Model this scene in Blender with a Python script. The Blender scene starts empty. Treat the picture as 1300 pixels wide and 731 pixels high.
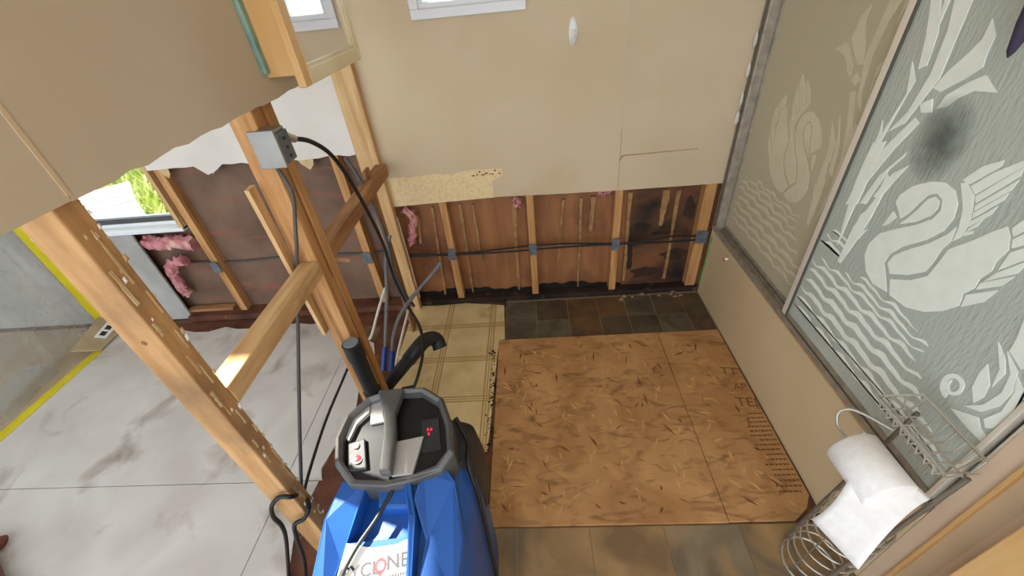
import bpy, bmesh, math, random
from mathutils import Vector, Matrix

random.seed(7)
SC = bpy.context.scene
COL = SC.collection

# ------------------------------------------------------------------ camera, light, exposure
CAM_RIGHT, CAM_UP, CAM_FORWARD = (0.996323, 0.016965, -0.083986), (0.056469, 0.607201, 0.792539), (-0.064441, 0.794367, -0.60401)
CAM_HEIGHT, FOCAL_PIXELS = 1.4063, 521.176
cam_data = bpy.data.cameras.new('camera')
cam_data.sensor_width = 36.0
cam_data.lens = FOCAL_PIXELS / 1300.0 * 36.0
cam_data.clip_start = 0.02
cam = bpy.data.objects.new('camera', cam_data)
COL.objects.link(cam)
r, u, f = Vector(CAM_RIGHT), Vector(CAM_UP), Vector(CAM_FORWARD)
cam.matrix_world = Matrix(((r.x, u.x, -f.x, 0.0), (r.y, u.y, -f.y, 0.0), (r.z, u.z, -f.z, CAM_HEIGHT), (0, 0, 0, 1)))
SC.camera = cam

world = bpy.data.worlds.new('sky')
SC.world = world
world.use_nodes = True
wn = world.node_tree.nodes
wn['Background'].inputs['Color'].default_value = (0.80, 0.90, 1.0, 1)
wn['Background'].inputs['Strength'].default_value = 3.2

sun_data = bpy.data.lights.new('sun', 'SUN')
sun_data.energy = 30.0
sun_data.angle = 0.02
sun_data.color = (1.0, 0.93, 0.82)
sun = bpy.data.objects.new('sun', sun_data)
COL.objects.link(sun)
sun.location = (-8, 7, 5)
sun.rotation_euler = Vector((1.0, -0.3, -1.1)).to_track_quat('-Z', 'Y').to_euler()

SC.view_settings.view_transform = 'Standard'
SC.view_settings.look = 'None'
SC.view_settings.gamma = 1.0
SC.view_settings.use_curve_mapping = False
SC.view_settings.exposure = 0.0

# ------------------------------------------------------------------ helpers
def lin(c):
    return tuple(((v / 255.0) / 12.92 if v / 255.0 <= 0.04045 else ((v / 255.0 + 0.055) / 1.055) ** 2.4) for v in c) + (1.0,)

MATS = {}
def mat(name, c1, c2=None, scale=8.0, stretch=(1, 1, 1), rough=0.7, metal=0.0, bump=0.0, lo=0.35, hi=0.65, detail=5.0,
        c3=None, scale3=3.0, lo3=0.5, hi3=0.7, stretch3=(1, 1, 1), trans=0.0, alpha=1.0, emit=None, spec=0.5, distort=0.0, bump_scale=None, coat=0.0, ior=1.45):
    m = bpy.data.materials.new(name); m.use_nodes = True
    nt = m.node_tree; b = nt.nodes['Principled BSDF']
    b.inputs['Roughness'].default_value = rough
    b.inputs['Metallic'].default_value = metal
    b.inputs['Specular IOR Level'].default_value = spec
    b.inputs['Transmission Weight'].default_value = trans
    b.inputs['Alpha'].default_value = alpha
    b.inputs['Coat Weight'].default_value = coat
    b.inputs['IOR'].default_value = ior
    b.inputs['Base Color'].default_value = lin(c1)
    if emit:
        b.inputs['Emission Color'].default_value = lin(emit[0]); b.inputs['Emission Strength'].default_value = emit[1]
    def noise(sc, st, d=detail):
        tc = nt.nodes.new('ShaderNodeTexCoord'); mp = nt.nodes.new('ShaderNodeMapping')
        mp.inputs['Scale'].default_value = st
        n = nt.nodes.new('ShaderNodeTexNoise'); n.inputs['Scale'].default_value = sc; n.inputs['Detail'].default_value = d
        n.inputs['Distortion'].default_value = distort
        nt.links.new(tc.outputs['Object'], mp.inputs['Vector']); nt.links.new(mp.outputs['Vector'], n.inputs['Vector'])
        return n
    def ramp(n, a, b_):
        r_ = nt.nodes.new('ShaderNodeMapRange'); r_.inputs['From Min'].default_value = a; r_.inputs['From Max'].default_value = b_
        nt.links.new(n.outputs['Fac'], r_.inputs['Value']); return r_
    out = None
    if c2:
        n = noise(scale, stretch); r_ = ramp(n, lo, hi)
        mx = nt.nodes.new('ShaderNodeMix'); mx.data_type = 'RGBA'
        mx.inputs[6].default_value = lin(c1); mx.inputs[7].default_value = lin(c2)
        nt.links.new(r_.outputs['Result'], mx.inputs[0]); out = mx.outputs[2]
        if c3:
            n3 = noise(scale3, stretch3); r3 = ramp(n3, lo3, hi3)
            m3 = nt.nodes.new('ShaderNodeMix'); m3.data_type = 'RGBA'
            m3.inputs[7].default_value = lin(c3)
            nt.links.new(out, m3.inputs[6]); nt.links.new(r3.outputs['Result'], m3.inputs[0]); out = m3.outputs[2]
        nt.links.new(out, b.inputs['Base Color'])
    if bump:
        nb = noise(bump_scale or scale * 2, stretch)
        bp = nt.nodes.new('ShaderNodeBump'); bp.inputs['Strength'].default_value = bump; bp.inputs['Distance'].default_value = 0.004
        nt.links.new(nb.outputs['Fac'], bp.inputs['Height']); nt.links.new(bp.outputs['Normal'], b.inputs['Normal'])
    MATS[name] = m
    return m

class MB:
    def __init__(self): self.v = []; self.f = []
    def add(self, vs, fs):
        n = len(self.v); self.v += [tuple(p) for p in vs]; self.f += [tuple(i + n for i in q) for q in fs]; return self
    def box(self, x0, x1, y0, y1, z0, z1):
        vs = [(x, y, z) for z in (z0, z1) for y in (y0, y1) for x in (x0, x1)]
        return self.add(vs, [(0, 2, 3, 1), (4, 5, 7, 6), (0, 1, 5, 4), (2, 6, 7, 3), (0, 4, 6, 2), (1, 3, 7, 5)])
    def hexa(self, b, t):       # b, t: four corners each, same order
        return self.add(list(b) + list(t), [(3, 2, 1, 0), (4, 5, 6, 7), (0, 1, 5, 4), (1, 2, 6, 5), (2, 3, 7, 6), (3, 0, 4, 7)])
    def beam(self, a, b, w, h, up=(0, 0, 1)):
        a = Vector(a); b = Vector(b); d = (b - a).normalized(); s = d.cross(Vector(up))
        if s.length < 1e-4: s = d.cross(Vector((1, 0, 0)))
        s.normalize(); t = s.cross(d)
        c = [(-w / 2, -h / 2), (w / 2, -h / 2), (w / 2, h / 2), (-w / 2, h / 2)]
        return self.hexa([a + s * i + t * j for i, j in c], [b + s * i + t * j for i, j in c])
    def prism(self, poly, axis, a, b):
        def P(p, k):
            return {'x': (k, p[0], p[1]), 'y': (p[0], k, p[1]), 'z': (p[0], p[1], k)}[axis]
        n = len(poly); vs = [P(p, a) for p in poly] + [P(p, b) for p in poly]
        fs = [tuple(range(n - 1, -1, -1)), tuple(range(n, 2 * n))] + [(i, (i + 1) % n, n + (i + 1) % n, n + i) for i in range(n)]
        return self.add(vs, fs)
    def tube(self, path, r, n=8, sub=4, closed=False, caps=True):
        P = [Vector(p) for p in path]
        if sub > 1 and len(P) > 2:
            Q = []; m = len(P)
            rng = range(m if closed else m - 1)
            for i in rng:
                if closed: p0, p1, p2, p3 = P[(i - 1) % m], P[i], P[(i + 1) % m], P[(i + 2) % m]
                else: p0, p1, p2, p3 = P[max(i - 1, 0)], P[i], P[i + 1], P[min(i + 2, m - 1)]
                for k in range(sub):
                    t = k / sub
                    Q.append(0.5 * ((2 * p1) + (p2 - p0) * t + (2 * p0 - 5 * p1 + 4 * p2 - p3) * t * t + (3 * p1 - p0 - 3 * p2 + p3) * t ** 3))
            if not closed: Q.append(P[-1])
            P = Q
        m = len(P); nrm = None; vs = []
        for i in range(m):
            if closed: d = (P[(i + 1) % m] - P[i - 1]).normalized()
            else: d = (P[min(i + 1, m - 1)] - P[max(i - 1, 0)]).normalized()
            if nrm is None:
                nrm = d.orthogonal().normalized()
            else:
                nrm = nrm - d * nrm.dot(d); nrm.normalize()
            bn = d.cross(nrm)
            rr = r[min(i * len(r) // m, len(r) - 1)] if isinstance(r, (list, tuple)) else r
            vs += [P[i] + nrm * math.cos(2 * math.pi * k / n) * rr + bn * math.sin(2 * math.pi * k / n) * rr for k in range(n)]
        fs = []
        for i in range(m if closed else m - 1):
            j = (i + 1) % m
            fs += [(i * n + k, i * n + (k + 1) % n, j * n + (k + 1) % n, j * n + k) for k in range(n)]
        if not closed and caps: fs += [tuple(range(n - 1, -1, -1)), tuple(range((m - 1) * n, m * n))]
        return self.add(vs, fs)
    def lathe(self, prof, c, n=20, axis='z'):
        vs = []
        for rr, hh in prof:
            for k in range(n):
                a = 2 * math.pi * k / n; x, y = rr * math.cos(a), rr * math.sin(a)
                p = {'z': (x, y, hh), 'y': (x, hh, y), 'x': (hh, x, y)}[axis]
                vs.append((p[0] + c[0], p[1] + c[1], p[2] + c[2]))
        m = len(prof)
        fs = [(i * n + k, i * n + (k + 1) % n, (i + 1) * n + (k + 1) % n, (i + 1) * n + k) for i in range(m - 1) for k in range(n)]
        fs += [tuple(range(n - 1, -1, -1)), tuple(range((m - 1) * n, m * n))]
        return self.add(vs, fs)
    def loft(self, sections):
        n = len(sections[0]); vs = [p for s in sections for p in s]; m = len(sections)
        fs = [(i * n + k, i * n + (k + 1) % n, (i + 1) * n + (k + 1) % n, (i + 1) * n + k) for i in range(m - 1) for k in range(n)]
        fs += [tuple(range(n - 1, -1, -1)), tuple(range((m - 1) * n, m * n))]
        return self.add(vs, fs)
    def grid(self, nx, ny, fn):
        vs = [fn(i / nx, j / ny) for j in range(ny + 1) for i in range(nx + 1)]
        return self.add(vs, [(j * (nx + 1) + i, j * (nx + 1) + i + 1, (j + 1) * (nx + 1) + i + 1, (j + 1) * (nx + 1) + i) for j in range(ny) for i in range(nx)])
    def build(self, name, material, parent=None, bevel=0.0, smooth=False, label=None, cat=None, group=None, kind=None, solid=0.0):
        me = bpy.data.meshes.new(name); me.from_pydata(self.v, [], self.f)
        bm = bmesh.new(); bm.from_mesh(me); bmesh.ops.recalc_face_normals(bm, faces=bm.faces); bm.to_mesh(me); bm.free()
        me.materials.append(MATS[material])
        if smooth:
            for p in me.polygons: p.use_smooth = True
            me.set_sharp_from_angle(angle=math.radians(50))
        o = bpy.data.objects.new(name, me); COL.objects.link(o)
        if parent: attach(o, parent)
        if solid:
            s = o.modifiers.new('thickness', 'SOLIDIFY'); s.thickness = solid; s.offset = 0
        if bevel:
            b = o.modifiers.new('edges', 'BEVEL'); b.width = bevel; b.segments = 2; b.limit_method = 'ANGLE'
        return tag(o, label, cat, group, kind)

def attach(o, parent):
    o.parent = parent
    o.matrix_parent_inverse = world_matrix(parent).inverted()

def world_matrix(o):
    m = Matrix.LocRotScale(o.location, o.rotation_euler, o.scale)
    if o.parent: return world_matrix(o.parent) @ o.matrix_parent_inverse @ m
    return m

def tag(o, label=None, cat=None, group=None, kind=None):
    if label: o['label'] = label
    if cat: o['category'] = cat
    if group: o['group'] = group
    if kind: o['kind'] = kind
    return o

def empty(name, loc, label=None, cat=None, group=None, kind=None):
    o = bpy.data.objects.new(name, None); COL.objects.link(o); o.location = loc; o.empty_display_size = 0.05
    return tag(o, label, cat, group, kind)

def text_mesh(name, body, size, material, matrix, parent, depth=0.0006, bold=0.0):
    cu = bpy.data.curves.new(name, 'FONT'); cu.body = body; cu.size = size; cu.extrude = depth; cu.offset = bold
    cu.align_x = 'LEFT'
    t = bpy.data.objects.new(name, cu); COL.objects.link(t)
    dg = bpy.context.evaluated_depsgraph_get()
    me = bpy.data.meshes.new_from_object(t.evaluated_get(dg))
    bpy.data.objects.remove(t)
    me.transform(matrix); me.materials.clear(); me.materials.append(MATS[material])
    o = bpy.data.objects.new(name, me); COL.objects.link(o)
    if parent: attach(o, parent)
    return o

def jag(x0, x1, z, n, amp, seed):
    rnd = random.Random(seed)
    return [(x0 + (x1 - x0) * i / n, z + rnd.uniform(-amp, amp)) for i in range(n + 1)]

ETCH = {
  'swan_neck': [(0.883,0.898),(0.899,0.91),(0.898,0.93),(0.878,0.96),(0.844,0.985),(0.814,0.995),(0.787,0.989),(0.768,0.97),(0.759,0.943),(0.763,0.911),(0.785,0.876),(0.826,0.834),(0.846,0.8),(0.848,0.774),(0.831,0.754),(0.803,0.719),(0.847,0.71),(0.883,0.725),(0.908,0.756),(0.913,0.789),(0.899,0.827),(0.861,0.862),(0.825,0.891),(0.797,0.921),(0.792,0.944),(0.801,0.963),(0.819,0.969),(0.835,0.957),(0.845,0.933),(0.854,0.906),(0.867,0.884)],
  'swan_throat': [(0.863,0.872),(0.851,0.895),(0.84,0.92),(0.831,0.95),(0.818,0.962),(0.805,0.958),(0.8,0.943),(0.806,0.923),(0.828,0.897)],
  'swan_beak': [(0.902,0.845),(0.894,0.89),(0.877,0.883),(0.889,0.859)],
  'swan_wing': [(0.793,0.718),(0.812,0.751),(0.767,0.781),(0.739,0.813),(0.735,0.849),(0.733,0.885),(0.702,0.925),(0.68,0.958),(0.666,0.975),(0.653,0.963),(0.641,0.941),(0.646,0.912),(0.642,0.894),(0.651,0.87),(0.648,0.85),(0.659,0.826),(0.651,0.802),(0.672,0.77),(0.702,0.742),(0.743,0.721)],
  'swan_breast': [(0.839,0.779),(0.835,0.804),(0.811,0.835),(0.776,0.873),(0.752,0.909),(0.745,0.93),(0.738,0.901),(0.745,0.878),(0.745,0.848),(0.749,0.817),(0.779,0.787),(0.82,0.761)],
  'swan_shoulder': [(0.785,1.006),(0.775,1.012),(0.75,0.998),(0.737,0.974),(0.725,0.947),(0.726,0.917),(0.735,0.903),(0.74,0.933),(0.753,0.966),(0.772,0.99)],
  'feathers': [[(0.786,1.012),(0.764,1.049),(0.737,1.07),(0.735,1.06),(0.769,1.01)],[(0.764,1.009),(0.74,1.046),(0.705,1.083),(0.697,1.079),(0.748,0.999)],[(0.746,0.996),(0.701,1.071),(0.698,1.056),(0.738,0.986)],[(0.736,0.982),(0.696,1.05),(0.697,1.03),(0.732,0.972)],[(0.731,0.969),(0.698,1.025),(0.697,1.012),(0.728,0.958)],[(0.726,0.954),(0.7,0.998),(0.701,0.981),(0.723,0.943)],[(0.722,0.94),(0.709,0.967),(0.711,0.95),(0.722,0.932)],[(0.723,0.921),(0.726,0.93),(0.711,0.94),(0.71,0.934)],[(0.658,0.976),(0.646,1.008),(0.633,0.991),(0.648,0.965)],[(0.646,0.96),(0.63,0.988),(0.618,0.97),(0.638,0.946)],[(0.636,0.939),(0.615,0.966),(0.605,0.948),(0.634,0.902)],[(0.634,0.895),(0.603,0.945),(0.606,0.914),(0.642,0.87)],[(0.645,0.864),(0.606,0.908),(0.614,0.88),(0.644,0.849)],[(0.653,0.829),(0.613,0.872),(0.62,0.838),(0.647,0.802)]],
  'leaves': [[(1.038,0.837),(1.033,0.911),(1.004,0.994),(0.956,1.085),(0.94,1.078),(0.973,1.005),(1.003,0.916),(1.002,0.855)],[(0.995,0.862),(0.976,0.945),(0.935,1.015),(0.936,1.004),(0.957,0.967),(0.977,0.867)],[(1.033,0.97),(1.033,1.032),(1.039,1.056),(1.024,1.028),(1.006,1.123),(1.03,1.183),(0.999,1.15),(1.011,1.064),(1.021,0.975)],[(1.009,1.039),(0.981,1.09),(0.969,1.169),(0.978,1.245),(1.003,1.322),(0.958,1.322),(0.95,1.234),(0.944,1.163),(0.958,1.123),(0.976,1.067)],[(0.966,0.894),(0.944,0.962),(0.913,0.994),(0.928,0.954),(0.946,0.896)],[(1.005,1.171),(1.023,1.231),(1.055,1.302),(1.031,1.303),(0.997,1.239),(0.988,1.181)],[(0.947,1.146),(0.932,1.182),(0.909,1.215),(0.896,1.24),(0.898,1.272),(0.875,1.247),(0.872,1.216),(0.867,1.198),(0.892,1.172),(0.927,1.143)],[(0.917,1.112),(0.91,1.14),(0.879,1.17),(0.854,1.187),(0.816,1.165),(0.859,1.159),(0.884,1.14),(0.898,1.121)],[(0.96,1.112),(0.937,1.128),(0.923,1.104),(0.947,1.097)],[(1.018,1.299),(1.007,1.313),(1.004,1.258),(1.005,1.233)],[(0.98,0.692),(0.981,0.799),(0.955,0.897),(0.959,0.958),(0.942,0.946),(0.943,0.85),(0.955,0.759),(0.968,0.692)],[(0.979,0.727),(0.976,0.84),(0.941,0.89),(0.944,0.867),(0.962,0.786)],[(1.004,0.729),(1.027,0.837),(1.025,0.945),(1.021,1.012),(1.002,1.018),(1.006,0.946),(1.007,0.839)],[(1.037,0.885),(1.039,0.967),(1.036,1.007),(1.025,1.004),(1.025,0.945)],[(0.971,0.749),(0.958,0.796),(0.937,0.818),(0.949,0.782)]],
  'shell': [[(0.522,0.661),(0.541,0.685),(0.548,0.719),(0.548,0.744),(0.523,0.714),(0.516,0.685)],[(0.518,0.713),(0.528,0.752),(0.559,0.792),(0.533,0.774),(0.517,0.751)],[(0.53,0.64),(0.508,0.673),(0.501,0.719),(0.511,0.758),(0.539,0.789),(0.506,0.77),(0.49,0.732),(0.489,0.693),(0.503,0.657)],[(0.492,0.65),(0.481,0.688),(0.488,0.736),(0.501,0.762),(0.482,0.75),(0.46,0.713),(0.458,0.685),(0.471,0.65),(0.48,0.638)],[(0.545,0.613),(0.5,0.645),(0.485,0.629),(0.454,0.626),(0.464,0.609),(0.499,0.608)],[(0.453,0.708),(0.472,0.742),(0.493,0.772),(0.488,0.791),(0.44,0.727)],[(0.536,0.792),(0.541,0.82),(0.559,0.877),(0.551,0.889),(0.491,0.801),(0.505,0.778)],[(0.464,0.648),(0.452,0.662),(0.424,0.657),(0.426,0.645)]],
  'scroll': [(0.564,0.621),(0.571,0.622),(0.578,0.626),(0.584,0.632),(0.588,0.641),(0.59,0.65),(0.59,0.659),(0.588,0.668),(0.584,0.675),(0.579,0.681),(0.573,0.684),(0.567,0.684),(0.561,0.683),(0.556,0.679),(0.552,0.674),(0.55,0.667),(0.549,0.661),(0.549,0.654),(0.551,0.647),(0.554,0.642),(0.558,0.638),(0.562,0.636),(0.567,0.636),(0.571,0.638),(0.575,0.641),(0.578,0.646),(0.579,0.651),(0.579,0.656),(0.578,0.661),(0.577,0.665),(0.576,0.664),(0.574,0.659),(0.574,0.656),(0.574,0.653),(0.573,0.65),(0.572,0.647),(0.569,0.645),(0.567,0.644),(0.564,0.644),(0.561,0.645),(0.559,0.648),(0.557,0.651),(0.556,0.655),(0.555,0.659),(0.556,0.664),(0.558,0.668),(0.56,0.671),(0.563,0.673),(0.567,0.674),(0.571,0.674),(0.574,0.672),(0.577,0.668),(0.58,0.664),(0.581,0.658),(0.581,0.653),(0.58,0.647),(0.577,0.642),(0.574,0.638),(0.569,0.636),(0.565,0.635)],
}
PATHS = {
  'box_cable': [(-0.598,1.05,1.123),(-0.573,1.08,1.104),(-0.555,1.13,1.047),(-0.557,1.2,0.93),(-0.571,1.28,0.78),(-0.578,1.33,0.631),(-0.591,1.36,0.462),(-0.56,1.33,0.341),(-0.481,1.2,0.325),(-0.456,1.1,0.293),(-0.467,1.02,0.25),(-0.501,0.98,0.187)],
  'down_cable': [(-0.613,0.945,1.104),(-0.6,0.945,1.058),(-0.597,0.942,1.014),(-0.622,0.94,0.939),(-0.643,0.93,0.867),(-0.678,0.939,0.792),(-0.68,0.862,0.698),(-0.68,0.689,0.501),(-0.675,0.574,0.378),(-0.667,0.531,0.345)],
  'low_cable': [(-0.66,1.029,0.772),(-0.665,0.999,0.674),(-0.67,0.985,0.537),(-0.7,1.022,0.349),(-0.72,0.987,0.305),(-0.71,0.795,0.316),(-0.69,0.628,0.323),(-0.672,0.538,0.33)],
  'loop_cable': [(-0.667,0.536,0.351),(-0.605,0.462,0.475),(-0.629,0.455,0.487),(-0.662,0.452,0.453),(-0.684,0.452,0.396),(-0.685,0.452,0.343),(-0.718,0.452,0.239),(-0.848,0.45,-0.083)],
  'loop_cable2': [(-0.672,0.543,0.329),(-0.585,0.462,0.427),(-0.61,0.452,0.384),(-0.643,0.448,0.36),(-0.662,0.442,0.292),(-0.694,0.44,0.164),(-0.774,0.44,-0.052)],
  'grey_pipe_a': [(-0.41,1.46,0.455),(-0.467,1.43,0.402),(-0.531,1.36,0.362),(-0.58,1.28,0.324),(-0.606,1.22,0.271),(-0.621,1.19,0.21),(-0.634,1.15,0.135)],
  'grey_pipe_b': [(-0.619,1.52,0.572),(-0.644,1.46,0.485),(-0.635,1.35,0.399),(-0.636,1.25,0.311),(-0.644,1.19,0.235),(-0.662,1.14,0.148)],
  'white_pipe': [(-0.65,1.38,0.397),(-0.703,1.35,0.294),(-0.755,1.32,0.184),(-0.776,1.3,0.166)],
  'thick_cable': [(-0.691,1.5,0.919),(-0.665,1.5,0.841),(-0.63,1.48,0.697),(-0.612,1.45,0.567),(-0.609,1.42,0.448),(-0.582,1.4,0.334),(-0.58,1.45,0.233)],
  'thin_pipe': [(-0.622,1.5,0.185),(-0.634,1.4,0.15),(-0.66,1.3,0.073),(-0.665,1.2,0.027)],
  'vent_arm': [(-0.689,1.041,0.06),(-0.641,1.071,0.12),(-0.556,1.113,0.2),(-0.498,1.134,0.26),(-0.466,1.179,0.27),(-0.435,1.211,0.245),(-0.425,1.198,0.23)],
  'machine_cord': [(-0.311,0.425,0.63),(-0.318,0.401,0.605),(-0.329,0.37,0.59),(-0.345,0.333,0.575),(-0.358,0.31,0.565),(-0.369,0.275,0.55),(-0.385,0.261,0.52)],
}
STREAKS = [(-0.567, 0.508, -0.584, 0.361, 0.021), (-0.486, 0.557, -0.518, 0.028, 0.0168), (-0.351, 0.563, -0.363, 0.028, 0.021), (-0.094, 0.568, -0.107, 0.032, 0.021), (0.225, 0.551, 0.213, 0.031, 0.021), (0.28, 0.555, 0.271, 0.371, 0.0294), (0.45, 0.562, 0.458, 0.051, 0.0252), (0.616, 0.561, 0.611, 0.376, 0.0378), (0.673, 0.556, 0.67, 0.052, 0.0252), (-0.291, 0.558, -0.287, 0.233, 0.0126), (0.14, 0.55, 0.108, 0.204, 0.0126)]

# ------------------------------------------------------------------ materials
mat('tan_board', (208, 187, 156), (200, 178, 145), scale=3, rough=0.75, bump=0.03, c3=(188, 162, 122), scale3=2.2, lo3=.58, hi3=.8)
mat('partition_board', (204, 188, 164), (196, 178, 152), scale=3, rough=0.7, bump=0.03)
mat('white_board', (226, 218, 208), (216, 206, 194), scale=4, rough=0.8)
mat('grey_board', (178, 174, 168), (158, 154, 148), scale=6, rough=0.8)
mat('paper_back', (230, 204, 158), (212, 182, 134), scale=60, rough=0.9, lo=.45, hi=.75, c3=(150, 118, 72), scale3=90, lo3=.66, hi3=.72)
mat('tear_brown', (170, 142, 104), (150, 122, 86), scale=40, rough=.9)
mat('torn_paper', (214, 190, 146), (190, 160, 112), scale=30, rough=0.9)
for ax, st in (('x', (1.2, 14, 14)), ('y', (14, 1.2, 14)), ('z', (14, 14, 1.2))):
    mat('wood_' + ax, (206, 156, 100), (172, 118, 68), scale=4, stretch=st, rough=0.75, bump=0.15, lo=.3, hi=.7, c3=(120, 78, 44), scale3=1.6, lo3=.62, hi3=.8, stretch3=st)
    mat('pale_wood_' + ax, (214, 176, 126), (190, 146, 96), scale=4, stretch=st, rough=0.75, bump=0.12, c3=(140, 100, 64), scale3=3, lo3=.6, hi3=.75)
    mat('old_wood_' + ax, (176, 128, 84), (140, 96, 60), scale=4, stretch=st, rough=0.8, bump=0.2, c3=(96, 64, 42), scale3=2.5, lo3=.58, hi3=.75)
mat('rough_wood', (196, 150, 98), (166, 120, 74), scale=4, stretch=(9, 9, 1.2), rough=0.8, bump=0.3, c3=(124, 92, 62), scale3=4, lo3=.52, hi3=.72)
mat('golden_wood', (232, 190, 130), (216, 168, 106), scale=3, stretch=(10, 10, 1), rough=0.5)
mat('cream_wood', (236, 220, 184), (222, 202, 160), scale=6, rough=0.45)
mat('dark_stain', (58, 38, 28), (30, 20, 16), scale=9, rough=0.85, c3=(110, 84, 62), scale3=14, lo3=.62, hi3=.74)
mat('red_stain', (112, 66, 44), (76, 42, 30), scale=10, rough=0.85, c3=(150, 110, 80), scale3=20, lo3=.62, hi3=.74)
mat('sheathing', (160, 106, 64), (134, 86, 52), scale=5, stretch=(4, 1, .6), rough=0.6, c3=(86, 50, 30), scale3=3.2, lo3=.5, hi3=.75)
mat('moldy_sheathing', (124, 78, 46), (86, 56, 36), scale=6, rough=0.7, c3=(24, 18, 14), scale3=4.5, lo3=.44, hi3=.66)
mat('kraft_dark', (124, 96, 76), (100, 75, 58), scale=5, rough=0.7, c3=(146, 84, 66), scale3=5, lo3=.55, hi3=.72, stretch3=(.6, 1, 5))
mat('streak', (172, 134, 84), (140, 100, 60), scale=30, rough=0.7)
mat('mold', (16, 13, 12), (34, 26, 20), scale=18, rough=0.9)
mat('mold_soft', (62, 42, 28), (36, 26, 19), scale=22, rough=0.9, lo=.45, hi=.7)
mat('osb', (200, 152, 100), (166, 118, 70), scale=5, rough=0.65, distort=1.4, lo=.3, hi=.7, bump=0.08, c3=(134, 94, 58), scale3=9, lo3=.52, hi3=.72, stretch3=(1, 2.6, 1))
mat('osb_flake', (136, 86, 48), (112, 66, 36), scale=20, rough=0.7)
mat('osb_flake_pale', (212, 166, 108), (198, 148, 90), scale=20, rough=0.7)
mat('stamp_ink', (120, 84, 52), rough=0.8)
mat('slate_vinyl', (92, 82, 66), (70, 54, 40), scale=7, rough=0.45, distort=.8, bump=0.1, c3=(116, 82, 52), scale3=3.5, lo3=.52, hi3=.72)
mat('slate_grey', (106, 98, 82), (78, 70, 56), scale=9, rough=0.45, distort=.8, bump=0.1, c3=(120, 98, 72), scale3=5, lo3=.6, hi3=.75)
mat('slate_brown', (116, 86, 58), (86, 64, 44), scale=7, rough=0.45, distort=.8, bump=0.1, c3=(70, 62, 50), scale3=4, lo3=.55, hi3=.7)
mat('stone_vinyl', (172, 138, 96), (124, 98, 68), scale=6, rough=0.42, distort=.8, bump=0.08, c3=(104, 92, 76), scale3=3.5, lo3=.5, hi3=.66)
mat('stone_grey', (138, 122, 98), (106, 90, 70), scale=6, rough=0.42, distort=.8, bump=0.08, c3=(164, 130, 90), scale3=4, lo3=.52, hi3=.68)
mat('grout', (150, 130, 100), rough=0.8)
mat('subfloor', (132, 104, 74), (92, 66, 46), scale=12, rough=0.85, c3=(60, 40, 28), scale3=7, lo3=.55, hi3=.7)
mat('white_floor', (214, 206, 200), (196, 186, 180), scale=3, rough=0.6, bump=0.05, bump_scale=40, c3=(152, 134, 120), scale3=5, lo3=.55, hi3=.76, distort=.6)
mat('tan_floor', (180, 160, 132), (160, 138, 110), scale=4, rough=0.6)
mat('apron', (220, 198, 160), (210, 186, 146), scale=2, rough=0.55)
mat('tub_white', (236, 234, 226), rough=0.25)
mat('aluminium', (178, 168, 152), (154, 144, 128), scale=30, rough=0.4, metal=.35)
mat('bright_aluminium', (240, 232, 216), rough=0.3, metal=.25)
mat('dark_seal', (92, 86, 76), rough=0.6)
mat('etched', (248, 252, 242), (242, 247, 236), scale=30, rough=0.6)
mat('etched_faint', (218, 209, 182), (212, 203, 175), scale=20, rough=0.5)
mat('caulk', (214, 204, 188), rough=0.5)
mat('green_caulk', (84, 150, 84), (120, 170, 110), scale=30, rough=0.6)
mat('vinyl_white', (230, 230, 232), rough=0.4)
mat('mirror', (235, 235, 235), rough=0.02, metal=1.0)
mat('teal_edge', (140, 170, 156), (110, 146, 134), scale=20, rough=0.4)
mat('box_steel', (150, 146, 138), (132, 128, 120), scale=8, rough=0.42, metal=.6)
mat('galvanised', (120, 128, 136), (98, 104, 112), scale=40, rough=0.5, metal=.5)
mat('black_cable', (28, 26, 26), rough=0.5)
mat('grey_cable', (78, 74, 72), rough=0.5)
mat('abs_black', (30, 31, 33), (40, 41, 43), scale=30, rough=0.42)
mat('abs_cap', (128, 134, 142), rough=0.6)
mat('poly_grey', (112, 110, 112), rough=0.45)
mat('poly_white', (206, 196, 178), rough=0.5)
mat('blue_fitting', (36, 66, 140), rough=0.4)
mat('pink_wool', (206, 140, 140), (178, 106, 110), scale=30, rough=0.95, bump=0.6, bump_scale=60, c3=(220, 180, 160), scale3=18, lo3=.55, hi3=.7)
mat('yellow_tape', (222, 200, 30), (206, 184, 20), scale=12, rough=0.5)
mat('outlet_white', (240, 238, 232), rough=0.4)
mat('slot_dark', (50, 48, 46), rough=0.6)
mat('cardboard_tan', (186, 164, 132), (172, 150, 116), scale=10, rough=0.7)
mat('machine_blue', (30, 84, 158), (26, 74, 144), scale=6, rough=0.38, bump=0.05, bump_scale=120)
mat('machine_black', (44, 44, 46), (36, 36, 38), scale=30, rough=0.45, bump=0.05, bump_scale=150)
mat('machine_dark', (20, 21, 24), rough=0.3)
mat('machine_grey', (92, 90, 88), (80, 78, 76), scale=20, rough=0.36, metal=.25)
mat('machine_silver', (176, 172, 168), rough=0.32, metal=.3)
mat('red_button', (214, 60, 70), rough=0.35)
mat('red_led', (210, 40, 60), rough=0.4, emit=((230, 40, 70), .6))
mat('sticker', (244, 242, 236), rough=0.45)
mat('sticker_ink', (52, 50, 56), rough=0.5)
mat('sticker_red', (206, 44, 52), rough=0.5)
mat('chrome', (196, 190, 178), rough=0.3, metal=.5)
mat('wire_dark', (128, 120, 106), rough=0.35, metal=.5)
mat('tissue', (244, 240, 236), (238, 232, 228), scale=60, rough=0.95, bump=0.05)
mat('hook_white', (232, 230, 226), rough=0.25)
mat('purple_cloth', (70, 62, 84), (58, 50, 70), scale=20, rough=0.8)
mat('dark_cloth', (34, 38, 38), rough=0.9)
mat('brown_wood', (120, 66, 46), (96, 50, 36), scale=10, rough=0.5)
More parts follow.
